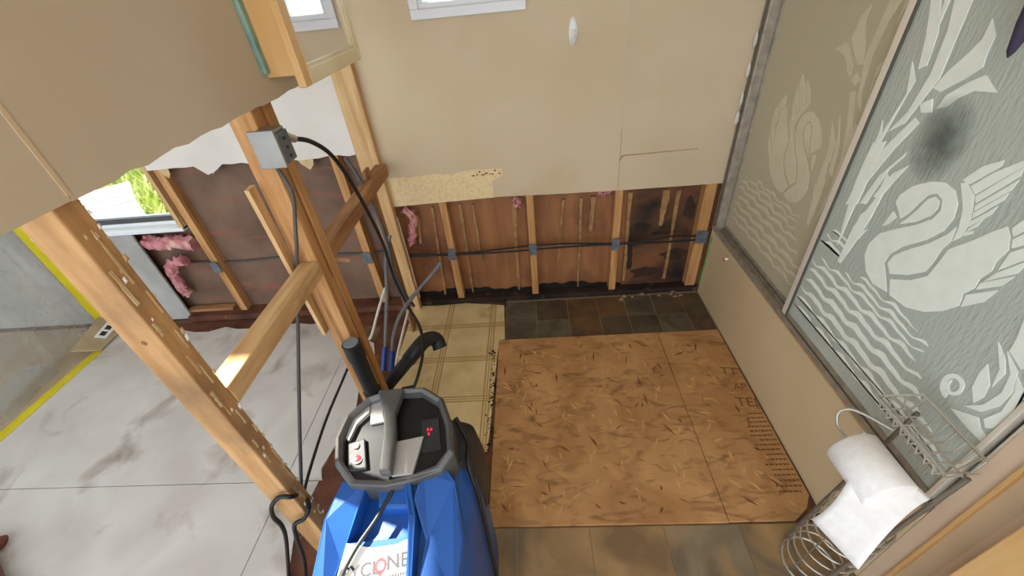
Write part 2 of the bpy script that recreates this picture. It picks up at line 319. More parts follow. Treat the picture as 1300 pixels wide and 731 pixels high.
mat('near_panel', (214, 190, 156), (206, 180, 146), scale=3, rough=0.6)
mat('pink_panel', (226, 200, 172), (220, 192, 162), scale=3, rough=0.6)
mat('ceiling_white', (228, 224, 216), rough=0.9)
mat('grass', (120, 150, 50), (96, 120, 44), scale=6, rough=0.9, c3=(170, 140, 84), scale3=3, lo3=.5, hi3=.65)
mat('leaf', (176, 184, 104), (140, 150, 80), scale=5, rough=0.7)
mat('shed_white', (248, 248, 250), rough=0.5)
mat('lamp_glow', (255, 240, 214), emit=((255, 226, 180), 14.0))
mat('rubble', (150, 122, 84), (110, 84, 56), scale=40, rough=0.9)

def glass_mat(name, tint, fac_clear, streak=(30, 30, 6), rough=.35, sc=10, bumpd=.5, trans=(1, 1, 1, 1)):
    m = bpy.data.materials.new(name); m.use_nodes = True; nt = m.node_tree; nt.nodes.clear()
    out = nt.nodes.new('ShaderNodeOutputMaterial')
    d = nt.nodes.new('ShaderNodeBsdfDiffuse'); t = nt.nodes.new('ShaderNodeBsdfTranslucent'); g = nt.nodes.new('ShaderNodeBsdfGlossy'); rf = nt.nodes.new('ShaderNodeBsdfRefraction')
    d.inputs['Color'].default_value = tint; t.inputs['Color'].default_value = tint; g.inputs['Roughness'].default_value = rough
    rf.inputs['Roughness'].default_value = .25; rf.inputs['IOR'].default_value = 1.1; rf.inputs['Color'].default_value = trans
    a = nt.nodes.new('ShaderNodeMixShader'); a.inputs[0].default_value = .15
    nt.links.new(d.outputs[0], a.inputs[1]); nt.links.new(t.outputs[0], a.inputs[2])
    b = nt.nodes.new('ShaderNodeMixShader'); b.inputs[0].default_value = fac_clear
    nt.links.new(a.outputs[0], b.inputs[1]); nt.links.new(rf.outputs[0], b.inputs[2])
    c = nt.nodes.new('ShaderNodeMixShader'); fr = nt.nodes.new('ShaderNodeFresnel'); fr.inputs['IOR'].default_value = 1.45
    nt.links.new(fr.outputs[0], c.inputs[0]); nt.links.new(b.outputs[0], c.inputs[1]); nt.links.new(g.outputs[0], c.inputs[2])
    tc = nt.nodes.new('ShaderNodeTexCoord'); mp = nt.nodes.new('ShaderNodeMapping'); mp.inputs['Scale'].default_value = streak; mp.inputs['Rotation'].default_value = (.5, 0, 0)
    n = nt.nodes.new('ShaderNodeTexNoise'); n.inputs['Scale'].default_value = sc; n.inputs['Detail'].default_value = 2
    bp = nt.nodes.new('ShaderNodeBump'); bp.inputs['Strength'].default_value = bumpd; bp.inputs['Distance'].default_value = .003
    nt.links.new(tc.outputs['Object'], mp.inputs[0]); nt.links.new(mp.outputs[0], n.inputs['Vector']); nt.links.new(n.outputs['Fac'], bp.inputs['Height'])
    for s in (d, g, rf): nt.links.new(bp.outputs[0], s.inputs['Normal'])
    nt.links.new(c.outputs[0], out.inputs[0]); MATS[name] = m
glass_mat('rain_glass', lin((222, 230, 218)), .22, streak=(10, 16, 4), sc=9, bumpd=.9)
glass_mat('tan_reflection_glass', lin((212, 202, 172)), .05, streak=(6, 6, 6), sc=8, bumpd=.15, rough=.2)  # tan of the reflected back wall is painted into this tint

def clear_mat(name, tint, gloss=.08):
    m = bpy.data.materials.new(name); m.use_nodes = True; nt = m.node_tree; nt.nodes.clear()
    out = nt.nodes.new('ShaderNodeOutputMaterial'); t = nt.nodes.new('ShaderNodeBsdfTransparent'); g = nt.nodes.new('ShaderNodeBsdfGlossy')
    t.inputs[0].default_value = tint; g.inputs['Roughness'].default_value = .03
    x = nt.nodes.new('ShaderNodeMixShader'); x.inputs[0].default_value = gloss
    nt.links.new(t.outputs[0], x.inputs[1]); nt.links.new(g.outputs[0], x.inputs[2]); nt.links.new(x.outputs[0], out.inputs[0]); MATS[name] = m
clear_mat('window_glass', (.96, .98, .98, 1), .04)

def sheet_mat(name, clear):
    m = bpy.data.materials.new(name); m.use_nodes = True; nt = m.node_tree; nt.nodes.clear()
    out = nt.nodes.new('ShaderNodeOutputMaterial'); tr = nt.nodes.new('ShaderNodeBsdfTransparent'); d = nt.nodes.new('ShaderNodeBsdfDiffuse'); tl = nt.nodes.new('ShaderNodeBsdfTranslucent'); g = nt.nodes.new('ShaderNodeBsdfGlossy')
    d.inputs[0].default_value = lin((208, 206, 202)); tl.inputs[0].default_value = lin((208, 206, 202)); g.inputs['Roughness'].default_value = .25
    a = nt.nodes.new('ShaderNodeMixShader'); nt.links.new(d.outputs[0], a.inputs[1]); nt.links.new(tl.outputs[0], a.inputs[2])
    b = nt.nodes.new('ShaderNodeMixShader'); b.inputs[0].default_value = .12; nt.links.new(a.outputs[0], b.inputs[1]); nt.links.new(g.outputs[0], b.inputs[2])
    c = nt.nodes.new('ShaderNodeMixShader')
    tc = nt.nodes.new('ShaderNodeTexCoord'); n = nt.nodes.new('ShaderNodeTexNoise'); n.inputs['Scale'].default_value = 7; n.inputs['Detail'].default_value = 4
    mr = nt.nodes.new('ShaderNodeMapRange'); mr.inputs['To Min'].default_value = clear - .2; mr.inputs['To Max'].default_value = clear + .2
    nt.links.new(tc.outputs['Object'], n.inputs['Vector']); nt.links.new(n.outputs['Fac'], mr.inputs['Value']); nt.links.new(mr.outputs[0], c.inputs[0])
    nt.links.new(b.outputs[0], c.inputs[1]); nt.links.new(tr.outputs[0], c.inputs[2]); nt.links.new(c.outputs[0], out.inputs[0]); MATS[name] = m
sheet_mat('poly_sheet', .6)
sheet_mat('poly_skirt', .25)

def lino_mat():
    m = mat('linoleum', (226, 202, 154), (208, 182, 130), scale=10, rough=0.4, c3=(128, 98, 58), scale3=6, lo3=.62, hi3=.78)
    nt = m.node_tree; b = nt.nodes['Principled BSDF']; src = b.inputs['Base Color'].links[0].from_socket
    tc = nt.nodes.new('ShaderNodeTexCoord'); sp = nt.nodes.new('ShaderNodeSeparateXYZ'); nt.links.new(tc.outputs['Object'], sp.inputs[0])
    def M(op, a, b_=None):
        n = nt.nodes.new('ShaderNodeMath'); n.operation = op
        for i, v in enumerate((a, b_)):
            if v is None: continue
            if isinstance(v, (int, float)): n.inputs[i].default_value = v
            else: nt.links.new(v, n.inputs[i])
        return n.outputs[0]
    def lines(c, off):      # printed double lines round every 23 cm square
        fr = M('PINGPONG', M('ADD', c, off), .1145)
        a = M('LESS_THAN', M('ABSOLUTE', M('SUBTRACT', fr, .012)), .0035); b2 = M('LESS_THAN', fr, .0025)
        return M('MAXIMUM', a, b2)
    fac = M('MAXIMUM', lines(sp.outputs[0], .475 + 2.29), lines(sp.outputs[1], -1.55 + 2.29))
    mx = nt.nodes.new('ShaderNodeMix'); mx.data_type = 'RGBA'; mx.inputs[7].default_value = lin((158, 122, 70))
    nt.links.new(M('MULTIPLY', fac, .75), mx.inputs[0]); nt.links.new(src, mx.inputs[6]); nt.links.new(mx.outputs[2], b.inputs['Base Color'])
lino_mat()

# ------------------------------------------------------------------ floor and what is laid on it
D, T = 1.744, 0.836
floor = MB().box(-4.6, 1.7, -1.4, 1.90, -0.06, -0.012).build('floor', 'subfloor', kind='structure')
# pale dusty panels of the neighbouring room, seams left open
def panel(x0, x1, y0, y1, material='white_floor'):
    return MB().box(x0, x1, y0, y1, -0.012, 0.0).build('subfloor_panel', material, floor)
edge = [(-2.36, 1.655)] + [(x, y) for x, y in jag(-2.3, -1.0, 1.63, 16, .02, 3)] + [(-.972, 1.62), (-.972, .754), (-2.36, .754)]
MB().prism(edge, 'z', -.012, 0).build('subfloor_panel', 'white_floor', floor)
e2 = [(-.969, .756), (-.969, 1.60), (-.93, 1.5), (-.84, 1.46), (-.80, 1.34), (-.83, 1.2), (-.80, 1.05), (-.83, .9), (-.85, .8), (-.83, .756)]
MB().prism(e2, 'z', -.012, 0).build('subfloor_panel', 'white_floor', floor)
panel(-2.36, -.972, -.6, .751); 
e3 = [(-.969, .752), (-.84, .752), (-.86, .6), (-.83, .5), (-.80, .3), (-.82, -.6), (-.969, -.6)]
MB().prism(e3, 'z', -.012, 0).build('subfloor_panel', 'white_floor', floor)
panel(-4.5, -2.363, -1.3, 1.70, 'tan_floor')
MB().box(-2.36, -.70, 1.60, 1.70, -.012, -.003).build('stained_strip', 'red_stain', floor)
MB().box(-.84, -.66, -.6, 1.62, -.012, -.004).build('stained_strip', 'red_stain', floor)

lin_poly = [(-.69, 1.735), (-.55, 1.725), (-.40, 1.735), (-.19, 1.70), (-.178, 1.44), (-.205, 1.432), (-.215, 1.2), (-.22, 1.0), (-.226, .845), (-.69, .84)]
MB().prism(lin_poly, 'z', -.012, .001).build('linoleum_sheet', 'linoleum', floor)
for i in range(60):     # crumbly torn edge of the sheet
    y = random.uniform(.84, 1.44); s = random.uniform(.002, .006)
    x = -.226 + random.gauss(0, .008)
    MB().add([(x - s, y - s, .0015), (x + s, y - .6 * s, .0015), (x + .7 * s, y + s, .0015), (x - .8 * s, y + .8 * s, .0015), (x, y, .0015 + s * .5)], [(0, 1, 4), (1, 2, 4), (2, 3, 4), (3, 0, 4), (3, 2, 1, 0)]).build('torn_crumb', 'dark_stain', floor)

# particle board panels screwed down over the tiles
pan_a = MB().box(-.205, .5475, .582, 1.431, -.012, .006).build('particle_board', 'osb', floor, bevel=.0015)
pan_b = MB().prism([(.5495, .584), (.748, .584), (.80, .62), (.828, .66), (.828, 1.432), (.5495, 1.431)], 'z', -.012, .0055).build('particle_board', 'osb', floor, bevel=.0015)
MB().box(-.28, -.2, .3, .85, -.012, -.001).build('stained_strip', 'red_stain', floor)
def flakes(parent, x0, x1, n, material, seed):
    rnd = random.Random(seed); mb = MB()
    for i in range(n):
        x, y = rnd.uniform(x0 + .03, x1 - .03), rnd.uniform(.62, 1.40); a = rnd.gauss(1.9, .7); l = rnd.uniform(.008, .034); w = rnd.uniform(.0015, .005)
        dx, dy = math.cos(a), math.sin(a); k = rnd.uniform(-.3, .3)
        z = .0064
        p = [(x - dx * l, y - dy * l, z), (x - dy * w + dx * l * k, y + dx * w + dy * l * k, z), (x + dx * l, y + dy * l, z), (x + dy * w, y - dx * w, z)]
        mb.add(p, [(0, 3, 2, 1)])
    mb.build('wood_flakes', material, parent, kind='stuff')
flakes(pan_a, -.205, .5475, 46, 'osb_flake', 1); flakes(pan_a, -.205, .5475, 130, 'osb_flake_pale', 2)
flakes(pan_b, .55, .80, 10, 'osb_flake', 3); flakes(pan_b, .55, .80, 40, 'osb_flake_pale', 4)
# stamped lettering along the tub side of the board
def stamp(body, x, y, size, rot):
    M = Matrix.Translation((x, y, .0058)) @ Matrix.Rotation(rot, 4, 'Z')
    text_mesh('stamp_lettering', body, size, 'stamp_ink', M, pan_b, .0004)
stamp('TT', .745, 1.165, .055, -.12); stamp('AP', .765, 1.085, .042, -.1); stamp('TEI', .745, 1.005, .06, -.1)
for i in range(17):
    y = .965 - i * .0185; x1 = .822 - (0 if y > .68 else (.68 - y) * 1.2); x0 = x1 - random.uniform(.055, .085)
    mb = MB(); x = x0
    while x < x1 - .006:
        l = random.uniform(.005, .016); mb.add([(x, y, .0060), (min(x + l, x1), y - .001, .0060), (min(x + l, x1), y + .0045, .0060), (x, y + .006, .0060)], [(0, 1, 2, 3)]); x += l + .003
    mb.build('stamp_line', 'stamp_ink', pan_b)

# dark slate-look vinyl tiles by the outer wall
gx = [-.178, -.018, .145, .300, .441, .583, .728, .832]; gy = [1.434, 1.566, 1.722]
MB().box(-.178, .834, 1.432, 1.735, -.012, -.002).build('grout_bed', 'grout', floor)
tm = ['slate_grey', 'slate_grey', 'slate_brown', 'slate_vinyl', 'slate_vinyl', 'slate_grey', 'slate_vinyl', 'slate_grey', 'slate_vinyl', 'slate_brown', 'slate_brown', 'slate_grey', 'slate_vinyl', 'slate_vinyl']
for j in range(2):
    for i in range(7):
        MB().box(gx[i] + .0015, gx[i + 1] - .0015, gy[j] + .0015, gy[j + 1] - .0015, -.004, .0005).build('vinyl_tile', tm[j * 7 + i], floor, bevel=.001)
# larger stone-look tiles in front of the boards
MB().box(-.25, .834, -.4, .58, -.012, -.002).build('grout_bed', 'grout', floor)
gx2 = [-.25, -.111, .117, .345, .573, .834]; gy2 = [-.05, .178, .35, .578]
for j in range(3):
    for i in range(5):
        MB().box(gx2[i] + .0015, gx2[i + 1] - .0015, gy2[j] + .0015, gy2[j + 1] - .0015, -.004, .0008).build('vinyl_tile', ['stone_vinyl', 'stone_grey', 'stone_vinyl', 'stone_grey'][(i * 2 + j * 3 + (i == 3)) % 4], floor, bevel=.001)

# ------------------------------------------------------------------ outer wall
wall_back = MB().box(-1.70, T + .75, 1.80, 1.88, -.06, .95).build('wall_back', 'sheathing', kind='structure')
def child(mb, name, m, parent=wall_back, **k): return mb.build(name, m, parent, **k)
child(MB().box(-1.70, -.40, 1.80, 1.88, .95, 2.35), 'outer_panel', 'grey_board')
child(MB().box(.02, T + .75, 1.80, 1.88, .95, 2.35), 'outer_panel', 'grey_board')
child(MB().box(-.40, .02, 1.80, 1.88, .95, 1.325), 'outer_panel', 'grey_board')
child(MB().box(-.40, .02, 1.80, 1.88, 1.86, 2.35), 'outer_panel', 'grey_board')
child(MB().box(-4.5, -2.50, 1.76, 1.88, -.06, 2.35), 'outer_panel', 'grey_board')
child(MB().box(-2.50, -1.70, 1.80, 1.88, -.06, .56), 'outer_panel', 'kraft_dark')
child(MB().box(-2.50, -1.70, 1.76, 1.88, 2.06, 2.35), 'outer_panel', 'grey_board')
child(MB().box(-1.68, -.72, 1.790, 1.799, .02, .90), 'insulation_facing', 'kraft_dark')
child(MB().box(.445, .80, 1.793, 1.799, .0, .62), 'stained_facing', 'moldy_sheathing')
jm = [(x, .05 + .010 * math.sin(x * 11) + .006 * math.sin(x * 37) + .004 * math.sin(x * 83)) for x in [-.66 + 1.49 * i / 90 for i in range(91)]]
child(MB().prism([(-.66, .0)] + jm + [(.83, .0)], 'y', 1.7935, 1.7985), 'mold_band', 'mold')
for cx, cz, rx, rz in ((.52, .37, .035, .035), (.70, .20, .06, .030), (.56, .10, .07, .035), (.735, .46, .025, .06), (.62, .335, .06, .012), (.475, .20, .018, .07)):
    ph = random.uniform(0, 6)
    child(MB().prism([(cx + rx * math.cos(a) * (1 + .22 * math.sin(3 * a + ph) + .1 * math.sin(7 * a)), cz + rz * math.sin(a) * (1 + .2 * math.sin(2 * a + ph) + .12 * math.sin(5 * a))) for a in [2 * math.pi * i / 36 for i in range(36)]], 'y', 1.7905, 1.7925 + random.uniform(0, .0004)), 'mold_blot', 'mold_soft')
# studs with steel nail plates where the cables cross
def ext_stud(x, z1, m='wood_z', z0=.03, w=.038, plate=None, bow=0.0, label=None):
    s = MB().hexa([(x - w / 2, D + .001, z0), (x + w / 2, D + .001, z0), (x + w / 2, 1.793, z0), (x - w / 2, 1.793, z0)],
                  [(x - w / 2 + bow, D + .001, z1), (x + w / 2 + bow, D + .001, z1), (x + w / 2 + bow, 1.793, z1), (x - w / 2 + bow, 1.793, z1)])
    o = child(s, 'stud', m, bevel=.002, label=label)
    if plate:
        xx = x + bow * (plate - z0) / (z1 - z0)
        MB().box(xx - w / 2 - .002, xx + w / 2 + .002, D - .0135, D - .0115, plate - .032, plate + .032).build('nail_plate', 'galvanised', o)
        for q in (-.022, .022): MB().box(xx - .006, xx + .006, D - .0125, D + .002, plate + q - .003, plate + q + .003).build('plate_tooth', 'galvanised', o)
    return o
for x in (-.423, -.017, .389): ext_stud(x, .64, plate=.32, w=.034)
ext_stud(.795, .64, w=.05, plate=.33)
ext_stud(-1.665, .90, plate=.33); ext_stud(-1.222, .90, plate=.33); ext_stud(-.855, .90, plate=.33)
ext_stud(-1.712, .62, m='pale_wood_z', z0=.57, w=.03)
child(MB().box(-1.98, -.72, 1.705, 1.79, -.004, .032), 'bottom_plate', 'red_stain', bevel=.003)
child(MB().box(-.66, .835, 1.738, 1.79, -.004, .026), 'bottom_plate', 'dark_stain', bevel=.003)
child(MB().box(-2.0, -1.73, 1.75, 1.79, .02, .05), 'cross_rail', 'old_wood_x', bevel=.002)
for (x0, z0, x1, z1, w) in STREAKS:
    n = 7; L = []; R = []
    for i in range(n + 1):
        t = i / n; k = w * (1.0 - .45 * t) * random.uniform(.6, 1.1) / 2
        xx = x0 + (x1 - x0) * t + random.uniform(-.002, .002); zz = z0 + (z1 - z0) * t
        L.append((xx - k, zz)); R.append((xx + k, zz))
    child(MB().prism(L + R[::-1], 'y', 1.789, 1.7985), 'glue_streak', 'streak')
# wallboards
bb = [(-.655, 2.35), (T + .75, 2.35), (T + .75, .60), (T, .603), (.6, .60), (.3, .603), (-.05, .61), (-.16, .612), (-.168, .612), (-.655, .596)]
def board_with_hole(poly_parts, m, name, y0=D - .010, y1=D):
    pass
win = (-.372, -.012, 1.330, 1.86)
child(MB().prism([(-.655, .598), (-.168, .612), (.10, .606), (.376, .602), (.376, win[2]), (-.655, win[2])], 'y', D - .010, D), 'wallboard', 'tan_board')
child(MB().box(-.655, win[0], D - .010, D, win[2], 2.35), 'wallboard', 'tan_board')
child(MB().box(win[1], .376, D - .010, D, win[2], 2.35), 'wallboard', 'tan_board')
child(MB().box(win[0], win[1], D - .010, D, win[3], 2.35), 'wallboard', 'tan_board')
child(MB().prism([(.3775, .602), (T + .75, .60), (T + .75, 2.35), (.3775, 2.35)], 'y', D - .010, D), 'wallboard', 'tan_board')
child(MB().box(.374, .3795, D - .0118, D - .0101, .87, 2.35), 'joint_batten', 'partition_board')
child(MB().prism([(.374, .74), (.385, .762), (.55, .764), (.70, .766), (.70, .763), (.55, .760), (.392, .757), (.379, .738)], 'y', D - .0108, D - .0101), 'tear_line', 'tear_brown')
# bare backing where the face paper was peeled off
patch = [(-.655, .600), (-.178, .611), (-.180, .69), (-.166, .695), (-.132, .712), (-.130, .745), (-.26, .748), (-.35, .736), (-.42, .742), (-.55, .735), (-.655, .742)]
child(MB().prism(patch, 'y', D - .0116, D - .0101), 'peeled_patch', 'paper_back')
for i in range(9):
    x = -.255 + i * .014 + random.uniform(-.004, .004); z = .738 - random.uniform(0, .022); a, b = random.uniform(.004, .010), random.uniform(.002, .005)
    child(MB().prism([(x - a, z), (x - a * .2, z - b), (x + a, z - b * .4), (x + a * .6, z + b), (x - a * .5, z + b * .8)], 'y', D - .0124, D - .0116), 'tear_flake', 'osb_flake')
# paler board of the neighbouring room with a ragged lower edge
jb = jag(-1.70, -.735, .852, 22, .006, 5); jb[6] = (jb[6][0], .815); jb[7] = (jb[7][0], .83); jb[14] = (jb[14][0], .82)
child(MB().prism(jb + [(-.735, 2.35), (-1.70, 2.35)], 'y', D - .010, D), 'wallboard', 'white_board', label='pale wallboard with ragged lower edge')
for x, w, h in ((-1.63, .05, .05), (-1.42, .06, .045), (-1.2, .07, .04), (-.98, .08, .06), (-1.05, .04, .03)):
    child(MB().prism([(x - w / 2, .86), (x + w / 2, .86), (x + w * .4, .86 - h * .6), (x + .1 * w, .86 - h), (x - .3 * w, .86 - h * .5)], 'y', D - .006, D - .001), 'torn_paper', 'torn_paper')
child(MB().box(-2.50, -1.985, D - .010, D, .0, .565), 'wallboard', 'grey_board', label='grey wallboard left of the open bay')
child(MB().box(-4.5, -2.50, D - .010, D, .0, 2.35), 'wallboard', 'grey_board')

# windows
w1 = empty('window_1', (-.19, D, 1.33), kind='structure')
def frame(parent, x0, x1, z0, z1, t, y0, y1, m):
    for a in ((x0, x1, z0, z0 + t), (x0, x1, z1 - t, z1), (x0, x0 + t, z0 + t, z1 - t), (x1 - t, x1, z0 + t, z1 - t)):
        MB().box(a[0], a[1], y0, y1, a[2], a[3]).build('window_frame', m, parent, bevel=.002)
frame(w1, -.395, .012, 1.308, 1.89, .030, D - .024, D - .0105, 'vinyl_white')
frame(w1, -.37, -.014, 1.332, 1.86, .022, D - .008, 1.86, 'vinyl_white')
MB().box(-.185, -.170, 1.80, 1.84, 1.354, 1.838).build('window_frame', 'vinyl_white', w1)
MB().box(-.36, -.02, 1.826, 1.829, 1.35, 1.85).build('pane', 'window_glass', w1)
w2 = empty('window_2', (-2.1, D, .57), kind='structure')
frame(w2, -2.50, -1.70, .555, 2.06, .035, 1.775, 1.875, 'vinyl_white')
MB().box(-2.47, -1.72, 1.78, 1.80, .59, .615).build('sash_rail', 'grey_cable', w2)
MB().box(-2.50, -1.70, D - .02, 1.775, .553, .572).build('sill', 'vinyl_white', w2, bevel=.003)
MB().box(-2.42, -2.39, 1.785, 1.83, .59, 2.03).build('window_frame', 'vinyl_white', w2)
MB().box(-2.47, -1.73, 1.825, 1.828, .59, 2.03).build('pane', 'window_glass', w2)
MB().box(-1.72, -1.700, D - .012, 1.775, .56, 2.06).build('jamb', 'pale_wood_z', w2)

# ------------------------------------------------------------------ partition frame between the rooms
XP = -.617
wall_part = MB().box(XP, XP + .012, -.35, .4885, 1.220, 2.35).build('wall_partition', 'partition_board', kind='structure')
rag = [(y, z) for y, z in jag(.4900, 1.50, 1.219, 30, .003, 9)]
MB().prism(rag + [(1.50, 2.35), (.49, 2.35)], 'x', XP, XP + .012).build('wallboard', 'partition_board', wall_part)
MB().box(XP + .012, XP + .0136, .487, .493, 1.226, 2.35).build('joint_batten', 'near_panel', wall_part)
def pst(x0, x1, y0, y1, z0, z1, m, name='stud', label=None, bevel=.003):
    return MB().box(x0, x1, y0, y1, z0, z1).build(name, m, wall_part, bevel=bevel, label=label)
st = pst(XP - .062, XP, .468, .509, -.004, 2.35, 'rough_wood', label='rough stud with white paint scraps nearest the machine')
for i in range(46):      # scraps of paint and paper left where the board was torn off
    z = random.uniform(.25, 1.2); s = random.uniform(.002, .007); y = random.choice((.509, .5085, .507, random.uniform(.48, .507)))
    MB().add([(XP, y - s * .6, z - s), (XP, y + s * .6, z - s * .7), (XP, y + s * .5, z + s), (XP, y - s * .4, z + s * .8), (XP + s * .35, y, z)], [(0, 1, 4), (1, 2, 4), (2, 3, 4), (3, 0, 4), (3, 2, 1, 0)]).build('paint_scrap', 'torn_paper' if i % 3 else 'outlet_white', st)
for i in range(22):     # long smears of old glue on the same face
    z = .28 + i * .042 + random.uniform(-.01, .01); y = random.uniform(.476, .504); l = random.uniform(.012, .035); w = random.uniform(.0012, .0035)
    L = [(y - w * random.uniform(.4, 1.2), z - l + l * k / 3) for k in range(7)]; Rr = [(y + w * random.uniform(.4, 1.2), z - l + l * k / 3) for k in range(7)]
    MB().prism(L + Rr[::-1], 'x', XP - .001, XP + .0008 + .00004 * i).build('glue_smear', 'torn_paper' if i % 3 else 'pale_wood_z', st)
for z, y in ((.98, .487),): MB().lathe([(.001, -.001), (.005, 0), (.001, .001)], (XP - .03, .4675, z), 10, 'y').build('knot', 'osb_flake', st)
st2 = pst(XP - .062, XP, .955, .995, -.004, 2.35, 'wood_z')
pst(XP - .062, XP, 1.010, 1.048, -.004, 1.22, 'wood_z')
pst(XP - .045, XP - .008, .9965, 1.0085, .05, .72, 'outlet_white', name='packing_strip', bevel=0)
pst(XP - .118, XP - .030, 1.699, 1.737, -.004, 2.35, 'pale_wood_z', label='corner stud beside the outer wall')
pst(XP - .04, XP - .028, 1.52, 1.58, .0, .85, 'old_wood_z')
lf = []; rt = []
for i in range(24):
    z = .06 + i * .021; lf.append((1.7365 - abs(random.gauss(.004, .006)) - .002, z)); rt.append((1.7368, z))
MB().prism(lf + rt[::-1], 'x', XP - .0299, XP - .027).build('paint_scrap', 'outlet_white', wall_part)
pst(XP - .050, XP, .510, .954, .765, .815, 'pale_wood_y', name='blocking')
pst(XP - .050, XP, 1.049, 1.698, .765, .815, 'old_wood_y', name='blocking')
MB().beam((XP - .03, 1.0, .80), (XP - .005, 1.13, .70), .006, .012).build('splinter', 'pale_wood_y', wall_part)
MB().beam((XP - .07, .93, 1.05), (XP - .07, .95, .55), .012, .03).build('splinter', 'pale_wood_z', wall_part)

# ------------------------------------------------------------------ near right wall, ceiling, far left wall
wall_right = MB().box(T, T + .11, .395, .437, -.012, 2.35).build('wall_right', 'pink_panel', kind='structure')
MB().box(T + .002, T + .11, .352, .394, -.012, 2.35).build('wallboard', 'near_panel', wall_right)
MB().box(T - .004, T + .11, .30, .351, -.012, 2.35).build('wallboard', 'pink_panel', wall_right)
MB().box(T - .010, T + .01, .390, .398, -.012, 2.35).build('trim_1', 'golden_wood', kind='structure', bevel=.002)
MB().box(T - .055, T - .005, .10, .318, .0, 2.30).build('trim_2', 'golden_wood', kind='structure', bevel=.003)
MB().box(T, T + .11, -1.35, .29, -.012, 2.35).build('wallboard', 'near_panel', wall_right)
MB().box(T + .11, T + .82, .395, .437, -.012, 2.35).build('wallboard', 'tub_white', wall_right)
ceiling = MB().box(-1.88, T + .82, -1.4, 2.42, 2.35, 2.42).build('ceiling', 'ceiling_white', kind='structure')  # overhang past the outer wall is added, keeping sun out of the windows
for a in ((-4.6, -2.22, -1.4, 2.42), (-2.22, -1.88, -1.4, .62), (-2.22, -1.88, 1.03, 2.42)):
    MB().box(a[0], a[1], a[2], a[3], 2.35, 2.42).build('ceiling_panel', 'ceiling_white', ceiling)
w3 = empty('added_roof_light', (-2.05, .83, 2.35), kind='structure')       # added roof light, never in view, letting sun onto the machine
for a in ((-2.24, -2.22, .60, 1.05), (-1.88, -1.86, .60, 1.05), (-2.22, -1.88, .60, .62), (-2.22, -1.88, 1.03, 1.05)):
    MB().box(a[0], a[1], a[2], a[3], 2.42, 2.46).build('window_frame', 'vinyl_white', w3)
MB().box(-2.24, -1.86, .60, 1.05, 2.46, 2.464).build('pane', 'window_glass', w3)
MB().box(-4.6, -4.5, -1.4, 1.90, -.06, 2.35).build('wall_left', 'grey_board', kind='structure')

# ------------------------------------------------------------------ tub and shower doors
tub = empty('bathtub', (T + .37, 1.09, 0), 'built-in bathtub with flat tan front panel under the etched glass doors', 'bathtub')
MB().box(T, T + .012, .439, D - .012, -.004, .372).build('apron', 'apron', tub, bevel=.002)
MB().box(T - .002, T + .010, .439, 1.30, .3725, .378).build('apron_edge', 'golden_wood', tub)
rim = MB()
def rr(x0, x1, y0, y1, z, k=5, n=48):
    cx, cy, hx, hy = (x0 + x1) / 2, (y0 + y1) / 2, (x1 - x0) / 2, (y1 - y0) / 2; o = []
    for i in range(n):
        a = 2 * math.pi * i / n; c, s = math.cos(a), math.sin(a)
        o.append((cx + hx * math.copysign(abs(c) ** (2 / k), c), cy + hy * math.copysign(abs(s) ** (2 / k), s), z))
    return o
secs = [rr(T + .013, T + .72, .44, D - .013, .372, 40), rr(T + .013, T + .72, .44, D - .013, .386, 40), rr(T + .075, T + .66, .53, D - .09, .386, 5), rr(T + .11, T + .62, .58, D - .14, .10, 4), rr(T + .16, T + .57, .66, D - .22, .07, 3)]
mb = MB(); n = 48
for s in secs: mb.v += s
mb.f = [(i * n + k, i * n + (k + 1) % n, (i + 1) * n + (k + 1) % n, (i + 1) * n + k) for i in range(4) for k in range(n)] + [tuple(range(4 * n, 5 * n))]
mb.build('basin', 'tub_white', tub, smooth=True)
MB().box(T + .73, T + .75, .439, D - .012, .37, 2.2).build('surround_wall', 'tub_white', kind=None, parent=tub)
MB().box(T + .02, T + .73, D - .0195, D - .0115, .39, 2.2).build('surround_wall', 'tub_white', tub)
MB().beam((T + .001, D - .035, .34), (T - .002, D - .02, .06), .008, .006).build('caulk_bead', 'green_caulk', tub)
cl = MB().lathe([(.002, 0), (.006, .004), (.005, .014), (.001, .018)], (T - .018, 1.522, .342), 10, 'x').build('apron_screw', 'outlet_white', tub, smooth=True)
MB().box(T - .022, T - .016, 1.517, 1.527, .336, .342).build('screw_head', 'red_button', cl)

fr = empty('shower_door_frame', (T + .02, 1.09, .387), 'aluminium track and wall jambs of the sliding shower doors', 'door frame')
MB().box(T - .004, T + .058, .4385, D - .0115, .3785, .3865).build('track_base', 'aluminium', fr, bevel=.002)
for x in (-.003, .025, .052): MB().box(T + x, T + x + .004, .4385, D - .0115, .3865, .400).build('track_rail', 'aluminium', fr)
MB().box(T - .004, T + .058, D - .052, D - .0115, .387, 2.0).build('jamb', 'aluminium', fr, bevel=.002)
MB().box(T - .006, T - .0042, D - .030, D - .026, .40, 2.0).build('jamb_groove', 'dark_seal', fr)
MB().box(T - .006, T - .0042, D - .040, D - .037, .40, 2.0).build('jamb_groove', 'dark_seal', fr)
MB().box(T + .004, T + .058, .4385, .446, .4005, 2.0).build('jamb', 'bright_aluminium', fr, bevel=.002)
MB().box(T - .004, T + .058, .4385, D - .0115, 2.0, 2.05).build('header', 'aluminium', fr, bevel=.002)
for z, s in ((.88, .012), (.95, .008), (1.05, .01), (1.15, .009)):
    MB().lathe([(s * .3, -.025), (s, -.01), (s * .8, .012), (s * .2, .028)], (T - .010, D - .018, z), 8).build('caulk_lump', 'caulk', fr, smooth=True)

